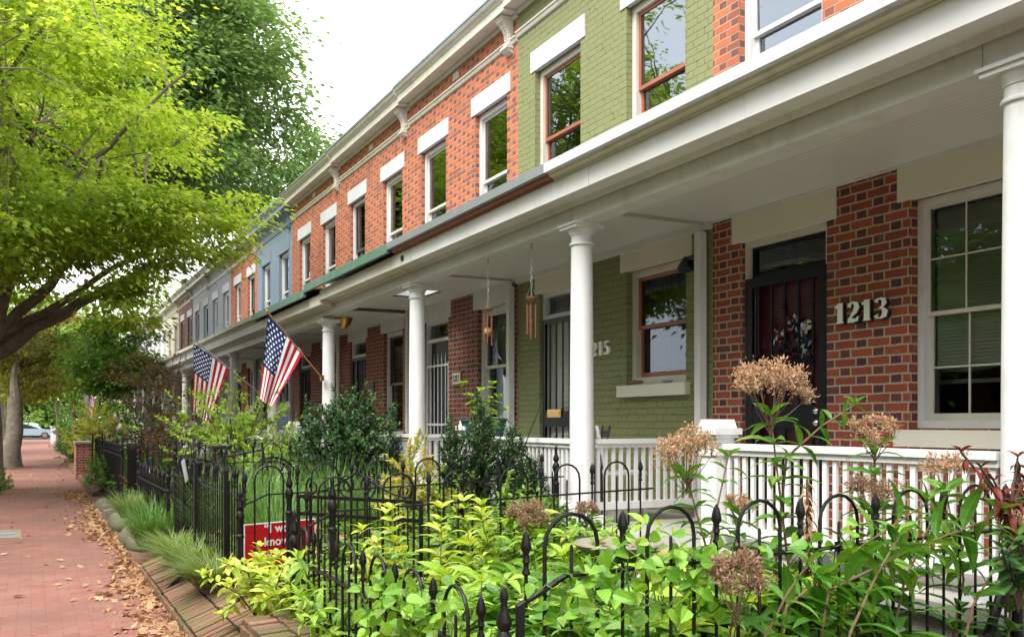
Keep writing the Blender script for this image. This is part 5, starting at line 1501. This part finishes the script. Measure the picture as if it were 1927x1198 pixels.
joe('joe pye weed with loose head low against the porch balusters',(3.4,2.85),1640,925,3.0,.125,14,60)
joe('sparse joe pye weed head near the last white column',(3.7,2.85),1780,888,3.0,.13,15,50)
joe('brown joe pye weed head in front of the near iron fence, lowest of all',(2.35,2.85),1385,1090,2.62,.135,16,120,leaves=False)
joe('dense brown dried head beside the foot of the middle column',(2.95,5.3),990,975,5.3,.16,17,140,start=.6)
joe('small pinkish dried head just by the bottom of the middle column',(3.3,5.0),1102,962,5.1,.09,18,50,start=.6)
joe('little dried head at the stem fork below the newel post',(2.9,3.5),1392,950,3.5,.07,19,36)
joe('small dried head at the right edge beside the last column',(3.75,2.6),1912,985,2.6,.085,20,36)
def lean(label,a,b,Y0,Y1,seed,lsize=.27):
    A=Vector(W3(*a,Y0)); B=Vector(W3(*b,Y1)); g=(A.x-.1,A.y+.05,gz(A.x,A.y))
    return leafy_stems('joe_pye_weed',label,'plant',[[g,tuple(A),tuple(A.lerp(B,.5)+Vector((0,0,.02))),tuple(B)]],lsize,L_JOE,T_LANCE,STEMP,per=.075,seed=seed,start=.25,whorl=2,droop=.35,group='joe pye weeds with dried heads',rad=.007)
lean('leaning leafy stem crossing the fence toward the last column',(1480,1140),(1745,945),2.7,2.7,31)
lean('long reddish stem lying across the fence near the lantern',(1560,1110),(1890,965),2.6,2.55,32)
lean('upright leafy stem with large toothed leaves by the porch balusters',(1700,1100),(1780,930),2.75,2.7,33)
lean('leafy stem leaning over the lantern',(1600,1190),(1690,1010),2.5,2.5,34,.24)
lean('broad leaved stem low at the bottom of the bed, before the fence pickets',(1440,1198),(1520,1060),2.55,2.5,35,.22)
lean('leafy flowerless stem standing before the newel post',(1330,1060),(1370,860),3.3,3.3,36,.18)
lean('slim leafy stem arching in front of the red door',(1480,860),(1610,760),3.15,3.1,37,.16)
lean('leafy stem spreading at the foot of the last column',(1830,1140),(1915,1010),2.5,2.45,38,.2)
# dead red leaved shrub
st=[]
b0=W3(1895,1150,2.55)
for (px,py) in ((1808,850),(1845,880),(1870,905),(1915,860),(1926,900),(1950,850),(1890,930)): 
    e=W3(px,py,2.5); st.append([b0,W3(1900,960,2.5),e])
leafy_stems('dead_shrub','withered shrub with hanging dark red leaves before the last column','shrub',st,.11,L_DEAD,T_LANCE,TWIG,per=.07,seed=41,start=.62,whorl=2,droop=2.0,rad=.01)
st=[]
for i in range(6):
    a=i*.7; b=W3(1915,1150,2.4); e=W3(1885+13*i,1030+14*math.sin(i*2),2.35); st.append([b,tuple(Vector(b).lerp(Vector(e),.6)),e])
leafy_stems('rhododendron','dark green leathery leaved shrub at the right edge below the withered one','shrub',st,.10,L_HOLLY,T_OVAL,TWIG,per=.06,seed=42,start=.5,whorl=3,droop=.4)
leafy_stems('withered_stalk','bundle of withered brown leaves on the tall stalk by the railing','plant',[[(3.05,3.06,.5),(3.06,3.05,.9),(3.05,3.04,1.35)],[(3.09,3.02,.5),(3.08,3.04,.95),(3.03,3.02,1.3)]],.10,L_DEAD if False else L_FLOW,T_LANCE,STEMP,per=.03,seed=43,start=.2,whorl=3,droop=2.5,width=.7,top=False,rad=.012)

# ------------------------------------------------------------------ second, third garden and on
for i,(x,y,r,h,mt,lab) in enumerate((
  (1.22,11.35,.46,.46,L_GRASS,'big arching green grass clump spilling onto the sidewalk edge'),
  (1.35,11.9,.45,.52,L_GRASS,'upright green grass clump behind the big arching one'),
  (1.32,8.75,.52,.27,L_OLIVE,'wispy olive grass lying over the brick border'),
  (1.34,7.85,.48,.25,L_OLIVE,'wispy olive grass clump nearest the yard sign'),
  (1.28,9.6,.42,.25,L_OLIVE,'low olive grass clump by the fence brace'),
  (1.22,13.9,.4,.34,L_OLIVE,'small yellowish grass clump on the border stones'))):
    tuft('grass_clump',lab,(x,y,.28 if mt is L_OLIVE else .18),r,h,900 if mt is L_OLIVE else 800,mt,seed=20+i)
rnd=random.Random(9)
labs=['tall green liriope clump right behind the straight fence','liriope clump in the middle of the second garden','liriope clump by the cross fence post','liriope clump at the inner end of the second garden','liriope clump beside the red yard sign','liriope clump near the porch of the green house','liriope clump under the bicycle wheel','liriope clump by the lower sidewalk fence']
for i,(x,y) in enumerate(((1.75,9.9),(2.2,9.0),(2.3,10.4),(3.0,10.2),(1.9,8.2),(3.1,8.9),(2.3,11.8),(1.9,12.6))):
    tuft('liriope',labs[i],(x,y,gz(x,y)),.5,.72,420,L_GRASS,seed=50+i,group='liriope clumps behind the straight fence',droop=.5)
shrub('yellow_maple_shrub','small yellow and orange leaved shrub before the second white column','shrub',(2.95,7.65,.98),(.27,.27,.33),1100,.062,L_ORNG,T_MAPLE,seed=3,stems=8)
shrub('golden_shrub','yellow-green feathery shrub below the evergreen spires','shrub',(3.25,7.75,.72),(.4,.35,.36),1500,.05,L_LIME,T_SMALL,seed=4)
for i,(px,top,bot,r_,Y,lab) in enumerate(((855,795,960,.13,7.9,'short dark evergreen spire, first from the second column'),(905,732,960,.14,7.95,'tallest dark evergreen spire in front of the teal planter'),(962,800,960,.15,8.0,'broad dark evergreen spire against the white balusters'),(1000,860,960,.12,7.7,'low dark evergreen tuft beside the fence end post'))):
    t_=W3(px,top,Y); c=(t_[0],t_[1],(t_[2]+.3)/2); 
    shrub('evergreen_spire',lab,'shrub',c,(r_,r_,(t_[2]-.3)/2),7500,.042,L_YEW,T_SMALL,seed=10+i,stems=5,shell=1.5,upw=1.4,lump=.12,group='dark evergreen spires by the porch')
e=W3(1022,750,7.95); b=W3(975,870,7.95)
leafy_stems('evergreen_spire','leaning evergreen shoot pointing at the mail slot','shrub',[[(b[0]-.05,b[1],.4),b,e]],.035,L_YEW,T_SMALL,TWIG,per=.012,seed=15,start=.35,whorl=4,droop=-.3,group='dark evergreen spires by the porch')
st=[]
for i in range(8):
    a=W3(910,830,8.4); e=W3(872+i*11,722+12*((i*37)%5),8.4); st.append([(a[0],a[1],1.2),a,e])
leafy_stems('potato_vine','bright lime leafy shoots rising from the planter behind the spires','plant',st,.12,L_LIME,T_HEART,STEMG,per=.085,seed=16,start=.4,whorl=2,droop=.4)
shrub('leafy_shrub','rounded mid green shrub behind the cross fence near the porch','shrub',(3.2,6.55,.72),(.5,.4,.35),1500,.075,L_COVER,T_OVAL,seed=17)
shrub('leafy_shrub','dark green low shrub in front of the porch steps','shrub',(3.5,6.2,.65),(.35,.35,.32),900,.08,L_MID,T_OVAL,seed=18)
shrub('holly_bush','large dark glossy bush in front of the third house','shrub',(3.72,11.95,1.12),(.68,.68,.80),15000,.07,L_HOLLY,T_OVAL,seed=19,stems=14,lump=.2)
shrub('lime_bush','airy lime green bush below the flags','shrub',(3.0,16.0,1.5),(1.15,1.0,.85),3600,.075,L_LIME,T_OVAL,seed=20,stems=34,shell=1.6,lump=.35)
shrub('lime_bush','lower lime green bush nearer the bicycle','shrub',(3.3,14.1,.9),(.8,.7,.55),2600,.07,L_LIME,T_OVAL,seed=21,stems=20,lump=.3)
shrub('leafy_shrub','dark leafy shrub at the foot of the fourth column','shrub',(3.6,13.2,.8),(.5,.5,.5),2000,.07,L_MID,T_OVAL,seed=22)
tree('red_maple','red-brown japanese maple in front of the far porches','tree',(2.75,24.5,.3),3,(2.75,24.5,2.6),(1.2,1.3,1.0),46,30,.075,L_RED,T_MAPLE,.05,flat=.22,clr=.4,nlimb=6,fork=1.1,seed=31,thr=-.3,tilt=.3,group='red-brown japanese maples')
tree('red_maple','low spreading red-brown maple overhanging the iron fences','tree',(2.3,20.8,.3),2,(2.35,20.9,1.35),(1.0,1.0,.5),46,32,.07,L_RED,T_MAPLE,.04,flat=.2,clr=.38,nlimb=6,fork=.6,seed=32,thr=-.3,tilt=.3,group='red-brown japanese maples')
shrub('reddish_shrub','small reddish mound with the tiny hand flag','shrub',(1.72,17.3,.48),(.3,.3,.25),800,.06,L_RED,T_SMALL,seed=33)
shrub('leafy_shrub','clipped dark green dome shrub far along the gardens','shrub',(2.35,33.5,1.35),(.95,.95,.75),2600,.1,L_MID,T_OVAL,seed=34)
shrub('leafy_shrub','blue-green shrub against the far columns','shrub',(3.0,29.0,1.6),(.8,.8,.9),2200,.1,L_HOLLY,T_OVAL,seed=35)
shrub('leafy_shrub','yellow-green shrub by the white far columns','shrub',(3.6,26.5,1.2),(.6,.6,.7),1300,.09,L_LIME,T_OVAL,seed=36)
shrub('leafy_shrub','bushy green shrub over the brick pier','shrub',(1.75,31.5,1.3),(.8,1.4,.85),2600,.11,L_YEL,T_OVAL,seed=37)
shrub('leafy_shrub','low green shrub at the sidewalk edge beyond the brick pier','shrub',(1.35,38.0,.55),(.5,1.2,.5),1400,.1,L_MID,T_OVAL,seed=38,z0=0)
shrub('leafy_shrub','ivy mound between the two open gate leaves','shrub',(1.5,22.5,.45),(.4,1.6,.35),1500,.08,L_MID,T_OVAL,seed=39)
shrub('leafy_shrub','far hedge shrub near the white gate post','shrub',(2.2,60.0,1.3),(1.0,5.0,1.2),2600,.17,L_MID,T_OVAL,seed=40)
shrub('weeds','weeds with white specks at the street tree foot','plant',(-.75,23.7,.25),(.35,.6,.25),600,.07,L_COVER,T_OVAL,seed=41,z0=0)

# ------------------------------------------------------------------ trees
tree('street_tree','near street maple with layered bright lime foliage, thick trunk by the sidewalk','tree',(-1.0,25.5,0),13,(-1.1,21.2,8.2),(4.7,5.8,5.0),540,105,.125,L_MAPLE,T_MAPLE,.31,flat=.22,clr=.62,nlimb=13,fork=3.1,lump=.22,thr=.0,seed=2,tilt=.36,vb=2.0,
     limbs=(((-1.0,25.4,3.2),(2.4,21.0,5.0),.14,.22),((-.9,25.3,3.6),(1.2,19.0,6.6),.07,.16),((-1.0,25.2,3.4),(3.4,20.0,6.1),.08,.12),((-1.0,25.2,4.0),(2.6,18.5,8.4),.08,.13)),zcut=4.5,extra=(((1.9,20.3,5.6),(2.3,1.9,.8),75),((1.9,20.3,4.1),(1.0,1.2,.6),14),((-1.3,20.5,5.2),(2.4,2.6,.9),110)))
tree('willow_oak','tall dark green oak rising behind the street maple above the roofs','tree',(-2.0,36,0),22,(1.3,36.5,13.4),(7.6,7.0,7.4),1300,200,.24,L_OAK,T_SMALL,.55,flat=.6,clr=.95,nlimb=14,fork=8.5,lump=.16,thr=-.28,seed=5,tilt=.9,vb=2.4,zcut=9.3)
tree('street_tree','yellowish low street tree beyond the maple, dark trunk by the sidewalk','tree',(-.75,38,0),6,(-.1,42,4.5),(2.1,3.6,2.2),290,52,.13,L_YEL,T_MAPLE,.30,flat=.3,clr=.5,nlimb=9,fork=2.5,seed=7,thr=-.25,zcut=2.5)
tree('garden_tree','small bushy green tree in a far front garden','tree',(2.4,35.5,.2),5,(2.5,35.5,3.9),(1.6,1.6,1.6),200,60,.13,L_MID,T_MAPLE,.08,flat=.4,clr=.4,nlimb=7,fork=2.0,seed=8,thr=-.3,lump=.2)
tree('crape_myrtle','pink flowering crape myrtle far along the sidewalk','tree',(1.3,62,0),7,(1.2,62,6.6),(2.4,2.6,1.7),220,60,.2,L_PINK,T_SMALL,.12,flat=.6,clr=.6,nlimb=7,fork=2.6,seed=9,thr=-.3)
tree('garden_tree','bright green rounded tree beyond the small bushy one','tree',(1.8,52,0),6,(1.9,52,4.8),(2.0,2.4,1.9),200,60,.18,L_FAR,T_MAPLE,.12,flat=.4,clr=.6,nlimb=7,fork=2.2,seed=10,thr=-.3)
for i,(x,y,z,rx,rz,mt,lab) in enumerate((
   (-9,122,9.5,8,8.5,L_FAR,'bright far tree across the end street, over the car'),
   (2,126,10.5,8,9,L_FAR,'tall pale green tree closing the end of the street'),
   (13,124,11,8,9.5,L_FAR,'light green tree behind the far end of the row'),
   (24,128,10,8,9,L_OAK,'darker tree at the far corner behind the last roof'),
   (-10,75,8.5,5.5,6.5,L_OAK,'dark street tree across the road halfway to the end'),
   (-2.2,84,7.5,4.0,5.5,L_FAR,'light green street tree near the end of the sidewalk'),
   (-9.0,54,9,5,7,L_FAR,'street tree past the oak, light green'))):
    tree('far_tree',lab,'tree',(x,y,0),z+rz,(x,y,z),(rx,rx*.9,rz),230,70,.42 if y>100 else .3,mt,T_SMALL,.3,flat=.6,clr=1.5 if y>100 else 1.0,nlimb=7,seed=60+i,thr=-.4,tilt=.8,group='trees at the far end',lump=.22,twigs=False)
shrub('hedge','dark hedge behind the parked car at the end','hedge',(0,117,3.0),(22,2.5,4.5),26000,.55,L_MID,T_OVAL,seed=70,z0=0)
# out-of-view trees across the road, mirrored in panes, made dense to darken the porches
ROADT=['leafy tree over the road, seen only in the window panes, nearest the camera','broad leafy tree over the road facing the green house, seen only in the panes','leafy tree over the road facing the flags, seen only in the panes','leafy tree over the road well behind the camera, seen only in the panes']
for i,(x,y,z,rx,rz) in enumerate(((-9.5,1.5,6.6,4.6,5.0),(-10,11,7.0,4.8,5.4),(-10.5,22,6.6,4.4,4.8),(-9.5,-8,6.6,4.8,5.0))):
    tree('far_tree',ROADT[i],'tree',(x,y,0),z+rz,(x,y,z),(rx,rx,rz),300,120,.27,L_MID,T_SMALL,.3,flat=.5,clr=1.0,nlimb=8,seed=80+i,thr=-.2,tilt=.8,group='trees across the road',twigs=False)

mound('ground_cover','big leaved green growth in front of the near iron fence',34,(1.9,2.6,2.3,2.75),lambda x,y:.30+.08*(x-2.1),.22,L_JOE,T_LANCE,14,k=6,width=1.15)
# terrace across the road, mirrored in the panes, also added to darken the porches
P=thing('brick_terrace','long brick terrace across the road, seen only mirrored in the window panes','building',(-20,15,0))
m=MB(); hs=[]
for i in range(14):
    y=-28+i*4.2
    for z in (1.3,4.6): hs.append((y+.6,y+1.6,z,z+1.8)); hs.append((y+2.6,y+3.6,z,z+1.8))
ys=sorted({-30.0,33.0,*[h[0] for h in hs],*[h[1] for h in hs]}); zs=[0,1.3,3.1,4.6,6.4,7.6]
for a,b in zip(ys,ys[1:]):
    for c,d in zip(zs,zs[1:]):
        if any(h[0]<(a+b)/2<h[1] and h[2]<(c+d)/2<h[3] for h in hs): continue
        m.quad((-19,a,c),(-19,b,c),(-19,b,d),(-19,a,d))
m.build('wall',BRK,P)
m=MB(); m.box(-27,-19.25,-30,33,0,7.5); m.build('interior',DARKIN,P)
m=MB(); m.box(-19.3,-18.6,-30,33,7.6,7.95); m.build('cornice',CREAM,P)
m=MB(); m.box(-18.9,-16.9,-30,33,3.5,3.8); m.build('porch_roof',WHITE,P)

P=thing('leaning_post','black iron bar leaning beside the fence end at the right edge','post',(3.75,2.62,.2))
a_=W3(1858,1198,2.7); b_=W3(1905,1060,2.7)
m=MB(); m.tube([a_,tuple(Vector(a_).lerp(Vector(b_),.5)+Vector((0,0,.01))),b_],.022,8); m.build('bar',BLACKM,P,smooth=True)
m=MB(); q_=W3(1912,1060,2.68); m.tube([(q_[0],q_[1],.2),q_],.03,10); m.build('stub_post',BLACKM,P,smooth=True)
